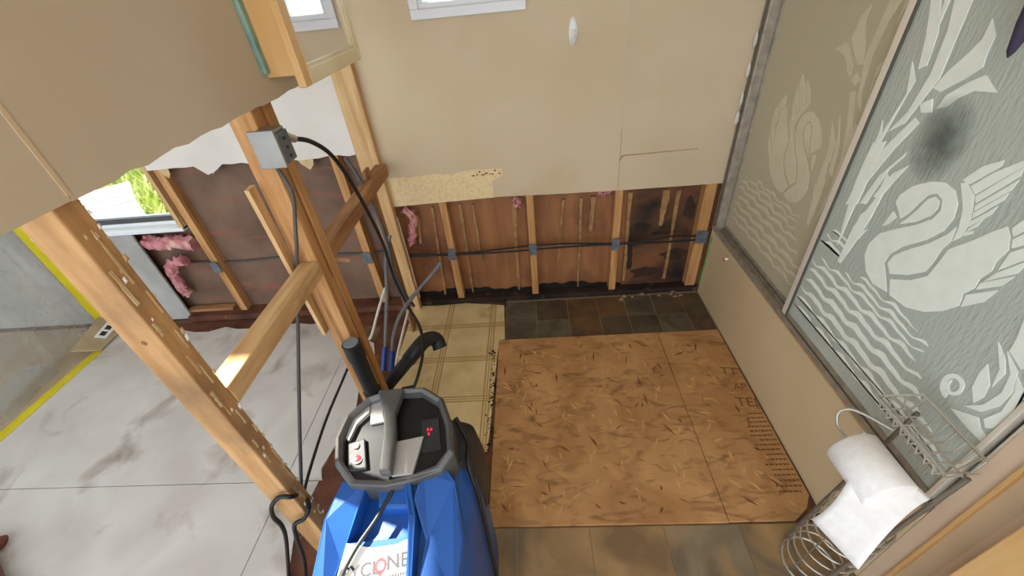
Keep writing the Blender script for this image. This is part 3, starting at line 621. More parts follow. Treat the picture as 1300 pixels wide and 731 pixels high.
def etched_group(parent, x0, x1, m, fy=lambda y: y, lim=None, skip=(), clamp=False):
    cnt = [0]
    def add(name, poly):
        cnt[0] += 1; o_ = .00002 * cnt[0]
        p = [(fy(y), z) for y, z in poly]
        if clamp: p = [(min(max(y, lim[0]), lim[1]), z) for y, z in p]
        elif lim and (min(q[0] for q in p) < lim[0] or max(q[0] for q in p) > lim[1]): return
        MB().prism(p, 'x', x0 - o_, x1).build(name, m, parent)
    for k, v in ETCH.items():
        nm = {'feathers': 'etched_feather', 'leaves': 'etched_leaf', 'shell': 'etched_petal', 'scroll': 'etched_scroll'}.get(k, 'etched_' + k)
        if k in skip: continue
        if v and isinstance(v[0], list):
            for poly in v: add(nm, poly)
        else: add(nm, v)
def waves(parent, y0, y1, zs, x0, x1, m, seed):
    rnd = random.Random(seed)
    for z, th, a, b in zs:
        n = 36; ph = rnd.uniform(0, 6); up = []; dn = []
        ya, yb = y0 + (y1 - y0) * a, y0 + (y1 - y0) * b
        for i in range(n + 1):
            t = i / n; y = ya + (yb - ya) * t; k = math.sin(t * math.pi) ** .3 if 0 < i < n else .05
            w = .006 * math.sin(y * 62 + ph) + .003 * math.sin(y * 120 + ph * 2)
            up.append((y, z + w + th * k / 2)); dn.append((y, z + w * .6 - th * k / 2))
        MB().prism(up + dn[::-1], 'x', x0, x1).build('etched_wave', m, parent)

dn = empty('shower_door', (T + .012, .77, .40), 'sliding glass shower door etched with a white swan, reeds and shell', 'shower door', 'sliding shower doors')
MB().box(T + .008, T + .014, .468, 1.095, .415, 1.985).build('glass', 'rain_glass', dn)
MB().box(T + .001, T + .021, 1.080, 1.102, .402, 1.995).build('stile', 'bright_aluminium', dn, bevel=.002)
MB().box(T + .001, T + .021, 1.0765, 1.0798, .402, 1.995).build('seal', 'dark_seal', dn)
MB().box(T + .001, T + .021, .457, .468, .402, 1.995).build('stile', 'bright_aluminium', dn, bevel=.002)
MB().box(T + .004, T + .018, .468, 1.074, .402, .418).build('bottom_rail', 'aluminium', dn)
MB().box(T + .004, T + .018, .468, 1.074, 1.98, 1.995).build('top_rail', 'aluminium', dn)
etched_group(dn, T + .0068, T + .0082, 'etched', lim=(.47, 1.073), clamp=True)
wz = [(.468, .012, 0, 1), (.500, .015, .0, 1), (.535, .017, .1, 1), (.572, .017, .2, 1), (.607, .014, .25, 1), (.636, .012, .3, 1), (.660, .008, .3, .95), (.68, .008, .3, .78), (.70, .006, .35, .7), (.712, .008, .82, 1), (.735, .007, .82, .98), (.755, .006, .84, .96)]
waves(dn, .475, 1.07, wz, T + .0068, T + .0082, 'etched', 4)
sm = bpy.data.materials.new('spot'); sm.use_nodes = True; nt = sm.node_tree; nt.nodes.clear(); MATS['spot'] = sm  # soft grey spot on the glass, fading from its middle outwards
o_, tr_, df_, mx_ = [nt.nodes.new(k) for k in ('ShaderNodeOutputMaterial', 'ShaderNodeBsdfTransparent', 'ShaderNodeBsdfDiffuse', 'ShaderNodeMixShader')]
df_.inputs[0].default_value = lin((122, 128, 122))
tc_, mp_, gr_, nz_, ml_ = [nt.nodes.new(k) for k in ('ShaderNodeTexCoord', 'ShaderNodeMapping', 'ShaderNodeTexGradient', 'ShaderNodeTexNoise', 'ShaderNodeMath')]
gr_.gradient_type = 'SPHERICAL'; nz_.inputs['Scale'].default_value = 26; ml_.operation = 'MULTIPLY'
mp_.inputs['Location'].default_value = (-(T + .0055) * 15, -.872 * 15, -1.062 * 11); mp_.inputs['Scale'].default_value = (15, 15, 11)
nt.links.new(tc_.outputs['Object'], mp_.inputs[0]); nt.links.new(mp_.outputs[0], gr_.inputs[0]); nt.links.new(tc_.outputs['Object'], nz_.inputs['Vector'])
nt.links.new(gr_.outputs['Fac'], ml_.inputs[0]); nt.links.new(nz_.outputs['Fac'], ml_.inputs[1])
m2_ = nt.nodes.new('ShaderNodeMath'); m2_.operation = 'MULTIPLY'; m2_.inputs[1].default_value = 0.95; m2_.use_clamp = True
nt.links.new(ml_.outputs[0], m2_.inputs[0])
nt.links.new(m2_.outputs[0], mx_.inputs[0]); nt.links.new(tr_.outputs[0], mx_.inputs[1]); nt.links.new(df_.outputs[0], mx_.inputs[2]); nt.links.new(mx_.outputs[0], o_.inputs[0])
MB().prism([(.872 + .066 * math.cos(a), 1.062 + .09 * math.sin(a)) for a in [2 * math.pi * i / 24 for i in range(24)]], 'x', T + .0050, T + .0056).build('dark_spot', 'spot', dn, label='soft dark spot on the glass above the swan')
df = empty('shower_door', (T + .040, 1.40, .40), 'glass shower door beside the outer wall, tinted with reflected tan, swan pattern barely showing', 'shower door', 'sliding shower doors')
MB().box(T + .036, T + .042, 1.06, 1.688, .415, 1.985).build('glass', 'tan_reflection_glass', df)
MB().box(T + .030, T + .048, 1.045, 1.062, .402, 1.995).build('stile', 'aluminium', df)
MB().box(T + .030, T + .048, 1.680, 1.691, .402, 1.995).build('stile', 'aluminium', df)
MB().box(T + .032, T + .046, 1.062, 1.68, .402, .416).build('bottom_rail', 'aluminium', df)
MB().box(T + .032, T + .046, 1.062, 1.68, 1.98, 1.995).build('top_rail', 'aluminium', df)
waves(df, 1.12, 1.66, [(w[0] + .01, w[1], max(0, w[2] - .1), w[3]) for w in wz[:8]], T + .0352, T + .0362, 'etched_faint', 8)
etched_group(df, T + .0352, T + .0362, 'etched_faint', fy=lambda y: 2.16 - y, lim=(1.12, 1.66), skip=('shell', 'scroll'))

# ------------------------------------------------------------------ medicine cabinet on the partition
XB = XP + .0122
mc = empty('medicine_cabinet', (XB + .04, 1.26, 1.25), 'wooden medicine cabinet with framed mirror door on the partition wall', 'cabinet')
MB().box(XB, XB + .066, 1.056, 1.46, 1.262, 1.86).build('cabinet_box', 'golden_wood', mc, bevel=.002)
MB().box(XB, XB + .012, 1.036, 1.0555, 1.272, 1.86).build('foam_strip', 'teal_edge', mc, bevel=.003)
door = empty('door', (XB + .076, 1.26, 1.24)); attach(door, mc)
door.location = (0, 0, 0); door.matrix_parent_inverse = Matrix.Identity(4)
def dpart(mb, name, m, **k): return mb.build(name, m, door, **k)
x0, x1 = XB + .068, XB + .088
dpart(MB().box(x0, x1, 1.047, 1.085, 1.236, 1.88), 'stile', 'golden_wood', bevel=.003)
dpart(MB().box(x0, x1, 1.432, 1.468, 1.236, 1.88), 'stile', 'cream_wood', bevel=.003)
dpart(MB().box(x0, x1, 1.0855, 1.4315, 1.236, 1.272), 'rail', 'cream_wood', bevel=.003)
dpart(MB().box(x0, x1, 1.0855, 1.4315, 1.845, 1.88), 'rail', 'cream_wood', bevel=.003)
for a in ((1.085, 1.0915, 1.272, 1.845), (1.4255, 1.432, 1.272, 1.845), (1.0915, 1.4255, 1.272, 1.2785)):
    dpart(MB().box(x0 + .006, x1 - .004, *a), 'moulding', 'cream_wood')
dpart(MB().box(x0 + .004, x0 + .010, 1.086, 1.431, 1.273, 1.844), 'mirror', 'mirror')

# ------------------------------------------------------------------ wall hook
hk = empty('wall_hook', (.175, D - .011, 1.22), 'small white plastic hook stuck on the tan back wall', 'hook')
MB().loft([[(.175 + a * s * math.cos(t), D - .0102 - dd, 1.228 + b * s * math.sin(t)) for t in [2 * math.pi * i / 20 for i in range(20)]] for s, dd, a, b in ((1, 0, .016, .045), (.95, .004, .016, .045), (.7, .007, .016, .045))]).build('backplate', 'hook_white', hk, smooth=True)
MB().tube([(.175, D - .016, 1.235), (.175, D - .022, 1.21), (.175, D - .036, 1.198), (.175, D - .044, 1.212)], .007, 10, 5).build('prong', 'hook_white', hk, smooth=True)

# ------------------------------------------------------------------ electrical box, cables and pipes
eb = empty('junction_box', (XP + .02, .95, 1.13), 'grey steel junction box with cover plate screwed to the middle stud', 'electrical box')
MB().box(XP + .001, XP + .050, .912, .972, 1.108, 1.178).build('box_body', 'box_steel', eb, bevel=.004)
MB().box(XP + .0005, XP + .062, .902, .9115, 1.100, 1.184).build('cover_plate', 'box_steel', eb, bevel=.002)
MB().box(XP + .0505, XP + .056, .914, .970, 1.102, 1.170).build('side_plate', 'galvanised', eb, bevel=.002)
for z in (1.115, 1.135, 1.155): MB().lathe([(.004, 0), (.004, .003)], (XP + .056, .945, z), 8, 'x').build('screw', 'slot_dark', eb)
MB().tube([(XP + .03, .9725, 1.160), Vector(PATHS['box_cable'][0]).lerp(Vector((XP + .03, .9725, 1.160)), .5), Vector(PATHS['box_cable'][0])], .010, 10, 3).build('cable_clamp', 'chrome', eb, smooth=True)

def cable(name, key, rad, m, label, cat='cable', n=8, group=None):
    return MB().tube(PATHS[key], rad, n, 5).build(name, m, smooth=True, label=label, cat=cat, group=group)
cable('electric_cable', 'box_cable', .0062, 'black_cable', 'black cable curving down from the clamp of the junction box')
cable('electric_cable', 'thick_cable', .0080, 'grey_cable', 'thick dark grey cable running down beside the corner stud')
cable('electric_cable', 'down_cable', .0050, 'grey_cable', 'dark cable hanging straight from the middle stud to the rough stud foot')
cable('electric_cable', 'low_cable', .0045, 'black_cable', 'thin black cable sagging over pale floor behind the standing pipe')
cable('electric_cable', 'loop_cable', .0055, 'black_cable', 'black cable bent round the rough stud foot and dropping to pale floor')
cable('electric_cable', 'loop_cable2', .0055, 'black_cable', 'black cable crossing the rough stud foot toward the blue machine')
for dz, wob, lab in ((.0, .004, 'lower black cable stapled along the open wall bays above tiles'), (.014, .010, 'upper black cable stapled along the open wall bays above tiles')):
    pts = [(x, D - .005, .316 + dz + wob * math.sin(x * 7 + dz * 90) + (.02 if x > .55 and dz else 0) * max(0, 1 - abs(x - .65) / .12)) for x in [-.64 + .06 * i for i in range(25)]]
    MB().tube(pts, .0048, 8, 2).build('wall_cable', 'black_cable', smooth=True, label=lab, cat='cable')
pts = [(x, 1.783, .335 + .006 * math.sin(x * 9)) for x in [-1.98 + .06 * i for i in range(22)]]
MB().tube(pts, .006, 8, 2).build('wall_cable', 'grey_cable', smooth=True, label='dark cable crossing the insulated bays behind the partition studs', cat='cable')

def water_pipe(key, rad, m, lab, fit=None):
    root = empty('water_pipe', PATHS[key][-1], lab, 'pipe')
    MB().tube(PATHS[key], rad, 10, 5).build('tube', m, root, smooth=True)
    if fit:
        p = Vector(PATHS[key][fit[0]]); q = Vector(PATHS[key][fit[1]]); d = (q - p)
        MB().tube([p, p + d * .5, q], rad * 1.5, 12, 2).build('fitting', 'blue_fitting', root, smooth=True)
    return root
water_pipe('grey_pipe_a', .0085, 'poly_grey', 'grey plastic water pipe bending up from blue fitting to wall bay', (-2, -1))
water_pipe('grey_pipe_b', .0075, 'poly_grey', 'grey plastic water pipe rising straight from blue fitting', (-2, -1))
water_pipe('white_pipe', .006, 'poly_white', 'short cream plastic pipe stub leaning near the corner stud')
water_pipe('thin_pipe', .006, 'poly_white', 'thin cream pipe behind the bent drain pipe')

dp = empty('drain_pipe', (-.60, .915, 0), 'capped black drain pipe standing upright behind the blue machine', 'pipe')
MB().lathe([(.026, -.006), (.026, .520)], (-.60, .915, 0), 24).build('pipe', 'abs_black', dp, smooth=True)
MB().lathe([(.0295, .465), (.0295, .528), (.027, .530)], (-.60, .915, 0), 24).build('cap', 'abs_black', dp, smooth=True)
MB().lathe([(.024, .5305), (.023, .5335)], (-.60, .915, 0), 24).build('cap_disc', 'abs_cap', dp, smooth=True)
MB().lathe([(.030, .26), (.030, .30)], (-.60, .915, 0), 24).build('collar', 'abs_black', dp, smooth=True)
da = empty('bent_drain_pipe', PATHS['vent_arm'][0], 'black drain pipe arm ending in a downturned elbow over cream linoleum', 'pipe')
va = [Vector(p) for p in PATHS['vent_arm']]
MB().tube([va[0] + Vector((-.03, -.05, -.06)), va[0], va[1], va[2], va[3]], .026, 20, 4).build('pipe', 'abs_black', da, smooth=True)
MB().tube([va[2].lerp(va[3], .4), va[3], va[4], va[5], va[6] + Vector((.006, -.006, -.02))], .0295, 20, 5).build('elbow', 'abs_black', da, smooth=True)
vl = empty('shutoff_valve', (-.56, 1.02, .05), 'small black valve with lever beside the drain pipe arm', 'valve')
MB().tube([(-.58, 1.075, .10), (-.535, 1.085, .10)], .009, 10, 1).build('body', 'abs_black', vl, smooth=True)
MB().tube([(-.60, 1.04, .10), (-.515, 1.05, .10)], .0075, 10, 1).build('lever', 'abs_black', vl, smooth=True)
MB().tube([(-.585, .99, .17), (-.585, .985, -.002)], .008, 10, 1).build('stem', 'poly_white', vl, smooth=True)

# ------------------------------------------------------------------ insulation
def wool(name, pts, rad, label, seed):
    rnd = random.Random(seed); mb = MB(); mb.tube(pts, rad, 14, 6)
    mb.v = [(x + rnd.gauss(0, .005), y + rnd.gauss(0, .003), z + rnd.gauss(0, .006)) for x, y, z in mb.v]
    return mb.build(name, 'pink_wool', smooth=True, label=label, cat='insulation')
wool('insulation_batt', [(-1.96, 1.760, .50), (-1.90, 1.760, .475), (-1.82, 1.760, .485), (-1.72, 1.760, .465)], .034, 'pink fibreglass wool sagging under the window sill', 1)
wool('insulation_batt', [(-1.80, 1.735, .385), (-1.87, 1.735, .375), (-1.915, 1.74, .33), (-1.93, 1.745, .24), (-1.93, 1.75, .16)], .024, 'pink fibreglass wool flap hanging beside the grey wallboard', 2)
wool('insulation_batt', [(-.62, 1.768, .57), (-.58, 1.768, .53), (-.60, 1.768, .45), (-.62, 1.768, .38)], .018, 'pink wool tuft in the bay next to the corner stud', 3)
wool('insulation_batt', [(-.10, 1.768, .595), (-.075, 1.768, .57), (-.085, 1.768, .54)], .012, 'small pink wool tuft beside a stud under the tan wallboard', 4)
wool('insulation_batt', [(.29, 1.770, .60), (.33, 1.770, .585), (.355, 1.770, .59)], .012, 'small pink wool tuft at the top of the streaked bay', 5)

# ------------------------------------------------------------------ blue machine
MX, MY = -.31, .41
mach = empty('dehumidifier', (MX, MY, 0), 'blue rental dehumidifier with dark control panel standing on the floor', 'dehumidifier')
def sec(z, x0, x1, y0, y1, k=4.5, n=44, tilt=0.0):
    return [(x, y, z + tilt * (y - y0)) for x, y, _ in rr(x0, x1, y0, y1, z, k, n)]
body = [sec(.015, -.445, -.172, .215, .575), sec(.03, -.455, -.163, .203, .585), sec(.30, -.457, -.161, .20, .588), sec(.42, -.457, -.161, .20, .588), sec(.475, -.455, -.164, .205, .585, 4.5, 44, .12), sec(.505, -.448, -.172, .222, .58, 4.2, 44, .17), sec(.52, -.435, -.185, .245, .57, 4, 44, .22)]
MB().loft(body).build('body', 'machine_blue', mach, smooth=True)
sh = [sec(.36, -.463, -.155, .46, .594, 5), sec(.48, -.463, -.155, .455, .594, 5), sec(.555, -.455, -.165, .455, .588, 5, 44, .1), sec(.585, -.44, -.18, .455, .575, 4, 44, .1)]
MB().loft(sh).build('rear_shell', 'machine_black', mach, smooth=True)
# moulded ridges and channel on the sloping hood
def hoodz(y): return .522 + .22 * (y - .245)
def ridge(name, pts, h0, h1, m='machine_blue', bev=.006):
    b = [(x, y, hoodz(y) - .02) for x, y in pts]; t = [(x, y, hoodz(y) + (h0 if y < .35 else h1)) for x, y in pts]
    n = len(pts); mb = MB().add(b + t, [tuple(range(n - 1, -1, -1)), tuple(range(n, 2 * n))] + [(i, (i + 1) % n, n + (i + 1) % n, n + i) for i in range(n)])
    return mb.build(name, m, mach, bevel=bev)
ridge('hood_ridge', [(-.452, .23), (-.415, .225), (-.405, .30), (-.385, .36), (-.372, .43), (-.43, .43), (-.448, .36)], .018, .042)
ridge('hood_ridge', [(-.255, .235), (-.175, .24), (-.168, .33), (-.19, .42), (-.22, .46), (-.262, .44), (-.272, .39), (-.245, .33)], .020, .048)
ridge('hood_ridge', [(-.345, .38), (-.275, .38), (-.268, .435), (-.355, .435)], .02, .034)
ridge('hood_ridge', [(-.268, .232), (-.256, .232), (-.262, .36), (-.280, .42), (-.296, .42), (-.276, .36)], .026, .050, bev=.004)
# control panel: dark tray, grey rim and carrying bar
TL = .25
def pz(y, h): return .612 + TL * (y - .41) + h
outl = [(-.405, .412), (-.44, .445), (-.452, .495), (-.44, .545), (-.40, .585), (-.345, .602), (-.27, .602), (-.225, .575), (-.200, .52), (-.190, .46), (-.215, .432), (-.27, .418), (-.33, .408)]
def inset(poly, k):
    cx = sum(p[0] for p in poly) / len(poly); cy = sum(p[1] for p in poly) / len(poly)
    return [(cx + (x - cx) * k, cy + (y - cy) * k) for x, y in poly]
def slab(poly, h0, h1):
    n = len(poly); b = [(x, y, pz(y, h0)) for x, y in poly]; t = [(x, y, pz(y, h1)) for x, y in poly]
    return MB().add(b + t, [tuple(range(n - 1, -1, -1)), tuple(range(n, 2 * n))] + [(i, (i + 1) % n, n + (i + 1) % n, n + i) for i in range(n)])
cp = slab(inset(outl, .97), -.06, .002).build('control_panel', 'machine_dark', mach)
def rh(y, h): return h if y > .45 else .004 + (h - .004) * max(0, (y - .425) / .025)
n = len(outl); inn = inset(outl, .87); mid = inset(outl, .93); mb = MB()
mb.v = [(x, y, pz(y, -.055)) for x, y in outl] + [(x, y, pz(y, rh(y, .018))) for x, y in outl] + [(x, y, pz(y, rh(y, .028))) for x, y in mid] + [(x, y, pz(y, rh(y, .018))) for x, y in inn] + [(x, y, pz(y, .0)) for x, y in inn]
mb.f = [(k * n + i, k * n + (i + 1) % n, (k + 1) * n + (i + 1) % n, (k + 1) * n + i) for k in range(4) for i in range(n)]
mb.build('panel_rim', 'machine_grey', mach, bevel=.003)
slab([(-.337, .42), (-.312, .42), (-.316, .50), (-.325, .54), (-.315, .592), (-.375, .592), (-.352, .54), (-.342, .50)], .012, .034).build('carry_bar', 'machine_grey', mach, bevel=.005)
slab([(-.318, .425), (-.275, .428), (-.262, .50), (-.318, .49)], -.002, .010).build('silver_plate_and_glint', 'machine_silver', cp)
slab([(-.395, .572), (-.37, .582), (-.357, .535), (-.385, .53)], -.002, .008).build('silver_plate_and_glint', 'machine_silver', cp)  # wedge of reflection in the left recess, shaped as a silver slab
slab([(-.432, .50), (-.425, .545), (-.395, .57), (-.392, .555), (-.415, .53), (-.424, .495)], -.002, .012).build('silver_plate_and_glint', 'machine_silver', cp)
slab([(-.425, .49), (-.39, .50), (-.372, .44), (-.41, .435)], -.002, .010).build('switch_plate', 'machine_black', cp, bevel=.003)
def knob(x, y, r, m, h): return MB().lathe([(r, 0), (r, h), (r * .6, h + .002)], (x, y, pz(y, .009)), 16).build('button', m, cp, smooth=True)
knob(-.405, .484, .007, 'machine_silver', .003); knob(-.396, .458, .011, 'machine_silver', .002); knob(-.396, .458, .008, 'red_button', .004)
slab([(-.262, .47), (-.222, .475), (-.235, .54), (-.272, .535)], -.002, .006).build('display', 'machine_black', cp)
for (x, y) in ((-.257, .512), (-.250, .512), (-.254, .503)): slab([(x, y), (x + .005, y), (x + .004, y + .006), (x, y + .006)], .0065, .0075).build('display_digit', 'red_led', cp)
# sticker
def szz(y): return hoodz(y) + .0235
mb = MB().add([(-.405, .235, szz(.235)), (-.262, .235, szz(.235)), (-.266, .335, szz(.335)), (-.30, .322, szz(.322)), (-.345, .317, szz(.317)), (-.397, .325, szz(.325))], [(0, 1, 2, 3, 4, 5)])
sk = mb.build('sticker', 'sticker', mach, solid=.001)
MB().hexa([(-.405, .235, .49), (-.262, .235, .49), (-.266, .335, .49), (-.397, .325, .49)], [(-.405, .235, szz(.235) - .001), (-.262, .235, szz(.235) - .001), (-.266, .335, szz(.335) - .001), (-.397, .325, szz(.325) - .001)]).build('hood_centre', 'machine_blue', mach)
RX = Matrix.Rotation(math.atan(.22), 4, 'X')
def letters(body, x, y, size, m, rz): 
    M = Matrix.Translation((x, y, szz(y) + .0012)) @ RX @ Matrix.Rotation(rz, 4, 'Z')
    return text_mesh('sticker_lettering', body, size, m, M, sk, .0003, .0006)
letters('CYCL', -.398, .264, .031, 'sticker_ink', .18); letters('NE', -.310, .282, .033, 'sticker_ink', .18)
pin = [(-.322 + .0115 * math.cos(a) * (1 if True else 0), .289 + .0125 * math.sin(a)) for a in [2 * math.pi * i / 20 for i in range(20)]]
mbp = MB(); inn = [(-.322 + (x + .322) * .55, .289 + (y - .289) * .55) for x, y in pin]
mbp.v = [(x, y, szz(y) + .0012) for x, y in pin + inn]; mbp.f = [(i, (i + 1) % 20, 20 + (i + 1) % 20, 20 + i) for i in range(20)]
k = len(mbp.v); mbp.add([(-.328, .281, szz(.281) + .0012), (-.315, .281, szz(.281) + .0012), (-.320, .269, szz(.269) + .0012)], [(0, 1, 2)])
mbp.build('sticker_pin', 'sticker_red', sk)
for i in range(9):
    x = -.312 + i * .0048; y = .268 + i * .0009
    MB().add([(x, y, szz(y) + .0012), (x + .0034, y + .0004, szz(y) + .0012), (x + .0034, y + .0058, szz(y + .005) + .0012), (x, y + .0054, szz(y + .005) + .0012)], [(0, 1, 2, 3)]).build('sticker_small_print', 'sticker_ink', sk)
MB().tube([(-.312, .43, .60), (-.325, .40, .590), (-.345, .36, .580), (-.372, .315, .570), (-.39, .27, .558), (-.405, .21, .53), (-.41, .19, .40), (-.41, .185, .2)], .0045, 8, 5).build('power_cord', 'machine_black', mach, smooth=True)
MB().tube([(-.46, .50, .56), (-.468, .47, .50), (-.468, .44, .36), (-.468, .42, .15)], .005, 8, 5).build('side_hose', 'black_cable', mach, smooth=True)
MB().tube([(-.205, .56, .62), (-.178, .52, .59), (-.172, .47, .575), (-.158, .44, .50), (-.154, .42, .36), (-.154, .40, .10)], .005, 8, 5).build('side_hose', 'black_cable', mach, smooth=True)
for (x, y) in ((-.42, .25), (-.2, .25), (-.42, .55), (-.2, .55)): MB().lathe([(.02, 0), (.022, .004), (.022, .018)], (x, y, .0), 14).build('foot', 'machine_black', mach)

# ------------------------------------------------------------------ toilet paper stand and roll
LEAN = .10
def S(x, y, z): return (x + LEAN * z, y, z)
std = empty('toilet_paper_stand', (.70, .48, 0), 'chrome wire toilet paper stand with basket leaning by the tub', 'paper stand')
CX, CY, R0 = .722, .47, .066
for i, z in enumerate((.008, .05, .09, .13, .17, .21, .25, .29)):
    MB().tube([S(CX + R0 * math.cos(a) - .035 * (z > .2) * 0, CY + R0 * math.sin(a), z) for a in [2 * math.pi * k / 24 for k in range(24)]], .0022 if i else .0035, 6, 1, closed=True).build('ring', 'chrome', std, smooth=True)
for k in range(6):
    a = 2 * math.pi * k / 6 + .3
    MB().tube([S(CX + R0 * math.cos(a), CY + R0 * math.sin(a), z) for z in (.008, .29)], .0018, 6, 1).build('upright_wire', 'wire_dark', std)
MB().tube([(.700, .54, .004), (.790, .548, .595)], .005, 8, 1).build('post', 'wire_dark', std, smooth=True)
MB().tube([(.684, .40, .004), (.775, .405, .595)], .005, 8, 1).build('post', 'wire_dark', std, smooth=True)
MB().tube([(.700, .54, .012), (.69, .47, .012), (.684, .40, .012)], .0035, 8, 3).build('foot_bar', 'wire_dark', std, smooth=True)
ZB = .62; bx0, bx1, by0, by1 = .716, .808, .400, .575
MB().tube([(bx0, by0, ZB), (bx1, by0 + .03, ZB), (bx1, by1, ZB), (bx0, by1, ZB)], .0036, 8, 1, closed=True).build('basket_rim', 'chrome', std, smooth=True)
for i in range(8):
    y = by0 + .02 + (by1 - by0 - .03) * i / 7
    MB().tube([(bx0, y, ZB), (bx0 + .010, y, ZB - .032), (bx1 - .012, y, ZB - .034), (bx1, y + .003, ZB)], .0021, 6, 1).build('basket_wire', 'chrome', std)
for x in (bx0 + .03, bx0 + .06): MB().tube([(x, by0, ZB), (x, by0 + .012, ZB - .034), (x, by1 - .01, ZB - .034), (x, by1, ZB)], .0021, 6, 1).build('basket_wire', 'chrome', std)
MB().tube([(.77, .55, .53), (.72, .60, .535), (.69, .605, .525), (.685, .585, .50), (.69, .55, .495), (.70, .45, .49)], .003, 8, 5).build('roll_arm', 'chrome', std, smooth=True)

roll = empty('toilet_roll', (.685, .48, .43), 'white toilet paper roll with loose sheet hanging from wire stand', 'toilet roll')
RA = Vector((.705, .425, .478)); RBv = Vector((.695, .545, .484)); RR = .054
mb = MB(); ax = (RBv - RA); L = ax.length; ax.normalize(); s1 = ax.cross(Vector((0, 0, 1))).normalized(); s2 = s1.cross(ax)
prof = [(.020, .0), (RR - .004, 0), (RR, .004), (RR, L - .006), (RR - .006, L), (.020, L)]
for rr_, hh in prof:
    mb.v += [tuple(RA + ax * hh + s1 * rr_ * math.cos(2 * math.pi * k / 32) + s2 * rr_ * math.sin(2 * math.pi * k / 32)) for k in range(32)]
m_ = len(prof); mb.f = [(i * 32 + k, i * 32 + (k + 1) % 32, ((i + 1) % m_) * 32 + (k + 1) % 32, ((i + 1) % m_) * 32 + k) for i in range(m_) for k in range(32)]
mb.build('roll', 'tissue', roll, smooth=True)
A0, B0 = Vector((.752, .408, .508)), Vector((.655, .512, .532))
C0, D0 = Vector((.592, .437, .362)), Vector((.632, .336, .362))
def sheet(uu, vv):
    top = Vector((.758, .410, .505)).lerp(Vector((.700, .545, .540)), uu); bot = D0.lerp(C0, uu)
    m1 = Vector((.700, .395, .500)).lerp(Vector((.628, .425, .470)), uu)
    return tuple((1 - vv) ** 2 * top + 2 * vv * (1 - vv) * m1 + vv * vv * bot)
MB().grid(8, 14, sheet).build('loose_sheet', 'tissue', roll, smooth=True, solid=.0012)

# ------------------------------------------------------------------ plastic sheet, tape, cut-out board with outlet
line = [(-2.57, 1.733), (-2.575, 1.66), (-2.54, 1.5), (-2.46, 1.35), (-2.425, 1.2), (-2.415, 1.0), (-2.39, .7), (-2.385, .3), (-2.38, -.2), (-2.38, -.6)]
def pl(t):
    t *= len(line) - 1; i = min(int(t), len(line) - 2); k = t - i
    return line[i][0] + (line[i + 1][0] - line[i][0]) * k, line[i][1] + (line[i + 1][1] - line[i][1]) * k
def psheet(uu, vv):
    x, y = pl(uu); b = .012 * math.sin(uu * 40 + vv * 3) * (1 - vv * .3) + .006 * math.sin(uu * 90 + vv * 7)
    return (x + b, y, .002 + vv * 2.33)
MB().grid(60, 14, psheet).build('plastic_sheet', 'poly_sheet', smooth=True, label='translucent plastic dust sheet hung across the neighbouring room', cat='plastic sheet')
def skirt(uu, vv):
    x, y = pl(.3 + .7 * uu); return (x - .03 - .17 * vv + .01 * math.sin(uu * 30 + vv * 9), y, .008 + .010 * abs(math.sin(uu * 22 + vv * 5)) + .03 * (1 - vv) ** 2)
MB().grid(60, 8, skirt).build('sheet_skirt', 'poly_skirt', smooth=True, label='crumpled skirt of clear plastic lying on the floor behind yellow tape', cat='plastic sheet')
MB().prism([(-2.405, -.6), (-2.345, -.6), (-2.345, .8), (-2.335, 1.50), (-2.385, 1.50), (-2.40, .8)], 'z', .0005, .0025).build('floor_tape', 'yellow_tape', label='yellow tape strip along the floor at the plastic sheet', cat='tape')
MB().prism([(-2.562, .02), (-2.48, .02), (-2.47, 1.0), (-2.475, 2.3), (-2.55, 2.3), (-2.552, 1.0)], 'y', D - .0135, D - .0105).build('wall_tape', 'yellow_tape', label='yellow tape strip running up the outer wall at the plastic sheet', cat='tape')
ob = empty('wallboard_offcut', (-2.40, 1.58, 0), 'tan wallboard offcut with white outlet cover lying at the sheet foot', 'board')
c0, c1, c2, c3 = Vector((-2.338, 1.497, .004)), Vector((-2.355, 1.70, .004)), Vector((-2.475, 1.69, .075)), Vector((-2.415, 1.44, .060))
nrm = (c1 - c0).cross(c3 - c0).normalized()
if nrm.z < 0: nrm = -nrm
MB().hexa([c0, c1, c2, c3], [p + nrm * .010 for p in (c0, c1, c2, c3)]).build('board', 'cardboard_tan', ob)
def obp(a, b, h): return c0.lerp(c1, a).lerp(c3.lerp(c2, a), b) + nrm * h
def oq(a0, a1, b0, b1, h0, h1): return MB().hexa([obp(a0, b0, h0), obp(a1, b0, h0), obp(a1, b1, h0), obp(a0, b1, h0)], [obp(a0, b0, h1), obp(a1, b0, h1), obp(a1, b1, h1), obp(a0, b1, h1)])
cv = oq(.40, .88, .22, .62, .0101, .0145).build('outlet_cover', 'outlet_white', ob)
for a in (.46, .67): oq(a, a + .14, .33, .52, .0145, .0155).build('socket', 'slot_dark', cv)

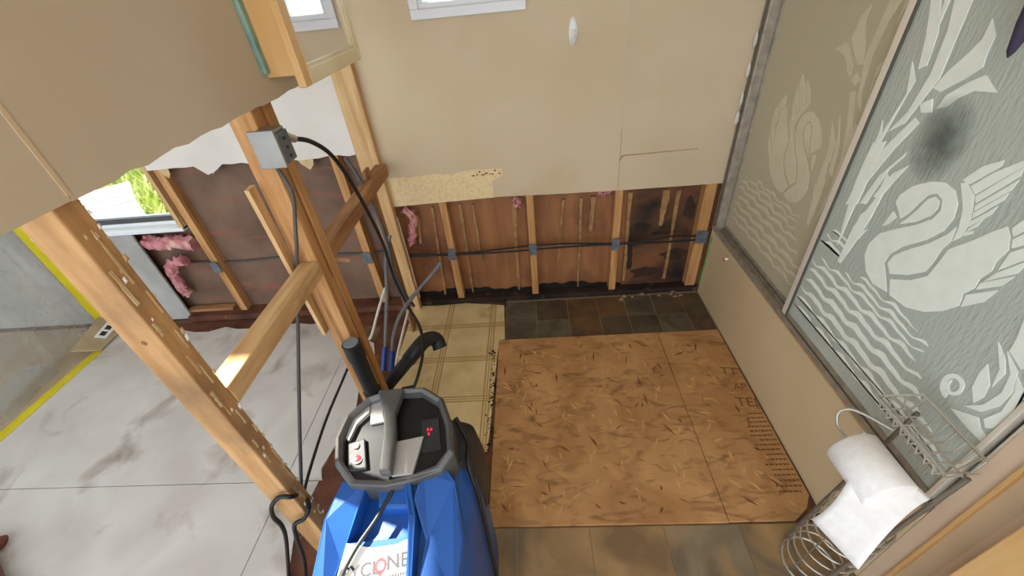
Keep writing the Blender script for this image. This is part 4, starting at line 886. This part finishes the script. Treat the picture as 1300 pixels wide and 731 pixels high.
# ------------------------------------------------------------------ small things
MB().lathe([(.001, -.05), (.006, -.04), (.013, .0), (.018, .06), (.020, .16)], (T - .024, .802, 1.275), 14).build('hanging_cloth', 'purple_cloth', smooth=True, label='dark purple cloth tip hanging down in front of the swan door', cat='cloth')
bk = empty('wooden_handle', (-1.86, .52, .02), 'reddish brown rounded wooden handle lying on the pale floor', 'handle')
MB().tube([(-1.92, .555, .022), (-1.895, .55, .024), (-1.87, .555, .022), (-1.865, .556, .02)], [.016, .022, .022, .012], 14, 3).build('knob', 'brown_wood', bk, smooth=True)
MB().tube([(-2.0, .50, .030), (-1.88, .49, .030), (-1.80, .455, .030), (-1.70, .38, .030)], .030, 14, 5).build('shaft', 'brown_wood', bk, smooth=True)
for i in range(16):
    x, y = random.uniform(.43, .74), random.uniform(1.695, 1.735); s = random.uniform(.006, .016)
    mb = MB().add([(x - s, y - s * .6, .0005), (x + s, y - s * .7, .0005), (x + .8 * s, y + .6 * s, .0005), (x - .7 * s, y + .7 * s, .0005), (x + random.uniform(-.3, .3) * s, y, s * .9)], [(0, 1, 4), (1, 2, 4), (2, 3, 4), (3, 0, 4), (3, 2, 1, 0)])
    mb.build('rubble_crumb', 'rubble', label='tan rubble crumb heaped at the moldy wall foot above the dark tiles', cat='rubble', group='rubble crumbs at wall foot')

# ------------------------------------------------------------------ ceiling lamp of the bathroom (behind the camera)
lamp = empty('ceiling_lamp', (.25, -.25, 2.35), 'round frosted ceiling lamp of the bathroom', 'lamp')
MB().lathe([(.09, 2.33), (.09, 2.3495)], (.25, -.25, 0), 24).build('base', 'bright_aluminium', lamp)
MB().lathe([(.01, 2.22), (.07, 2.235), (.11, 2.28), (.10, 2.329)], (.25, -.25, 0), 24).build('globe', 'lamp_glow', lamp, smooth=True)

# ------------------------------------------------------------------ outdoors
MB().box(-14, 4, 1.95, 18, -.75, -.65).build('ground', 'grass', kind='structure')
shd = empty('white_shed', (-4.1, 3.0, -.65), 'low white shed roof in full sun outside the left window', 'shed')
dv, wv = Vector((-.68, .735, 0)), Vector((-.735, -.68, 0)); p0 = Vector((-3.20, 2.92, 0))
def q(a, b, z): v = p0 + dv * a + wv * b; return (v.x, v.y, z)
MB().hexa([q(0, .04, -.65), q(1.6, .04, -.65), q(1.6, .9, -.65), q(0, .9, -.65)], [q(0, .04, -.03), q(1.6, .04, -.03), q(1.6, .9, -.03), q(0, .9, -.03)]).build('walls', 'shed_white', shd)
MB().hexa([q(-.04, 0, -.03), q(1.64, 0, -.03), q(1.64, .95, -.03), q(-.04, .95, -.03)], [q(-.04, 0, .0), q(1.64, 0, .0), q(1.64, .95, .0), q(-.04, .95, .0)]).build('roof', 'shed_white', shd, bevel=.01)
for k in range(3): MB().beam(q(.9 + k * .25, .03, .008), q(.9 + k * .25, .93, .008), .03, .02).build('roof_seam', 'grey_board', shd)
rnd = random.Random(11); mb = MB()
for i in range(5200):
    t = rnd.uniform(0, 1); x = -2.6 - 6.0 * t + rnd.uniform(-1.2, 1.6); y = 2.6 + 5.2 * t + rnd.uniform(-.6, 1.6)
    a = rnd.uniform(0, 6.28); h_ = rnd.uniform(.05, .32); w = rnd.uniform(.015, .05); z = -.65
    dx, dy = math.cos(a) * w, math.sin(a) * w; lx, ly = rnd.uniform(-.12, .12), rnd.uniform(-.12, .12)
    vv = Vector((x, y, 0)) - p0
    if -.2 < vv.dot(dv) < 1.8 and vv.dot(wv) > -.1: continue
    mb.add([(x - dx, y - dy, z), (x + dx, y + dy, z), (x + lx + dx * .4, y + ly + dy * .4, z + h_ * .7), (x + lx * 1.5, y + ly * 1.5, z + h_)], [(0, 1, 2), (0, 2, 3)])
mb.build('wild_grass', 'leaf', label='sunlit green wild grass outside the left window', cat='grass', kind='stuff')
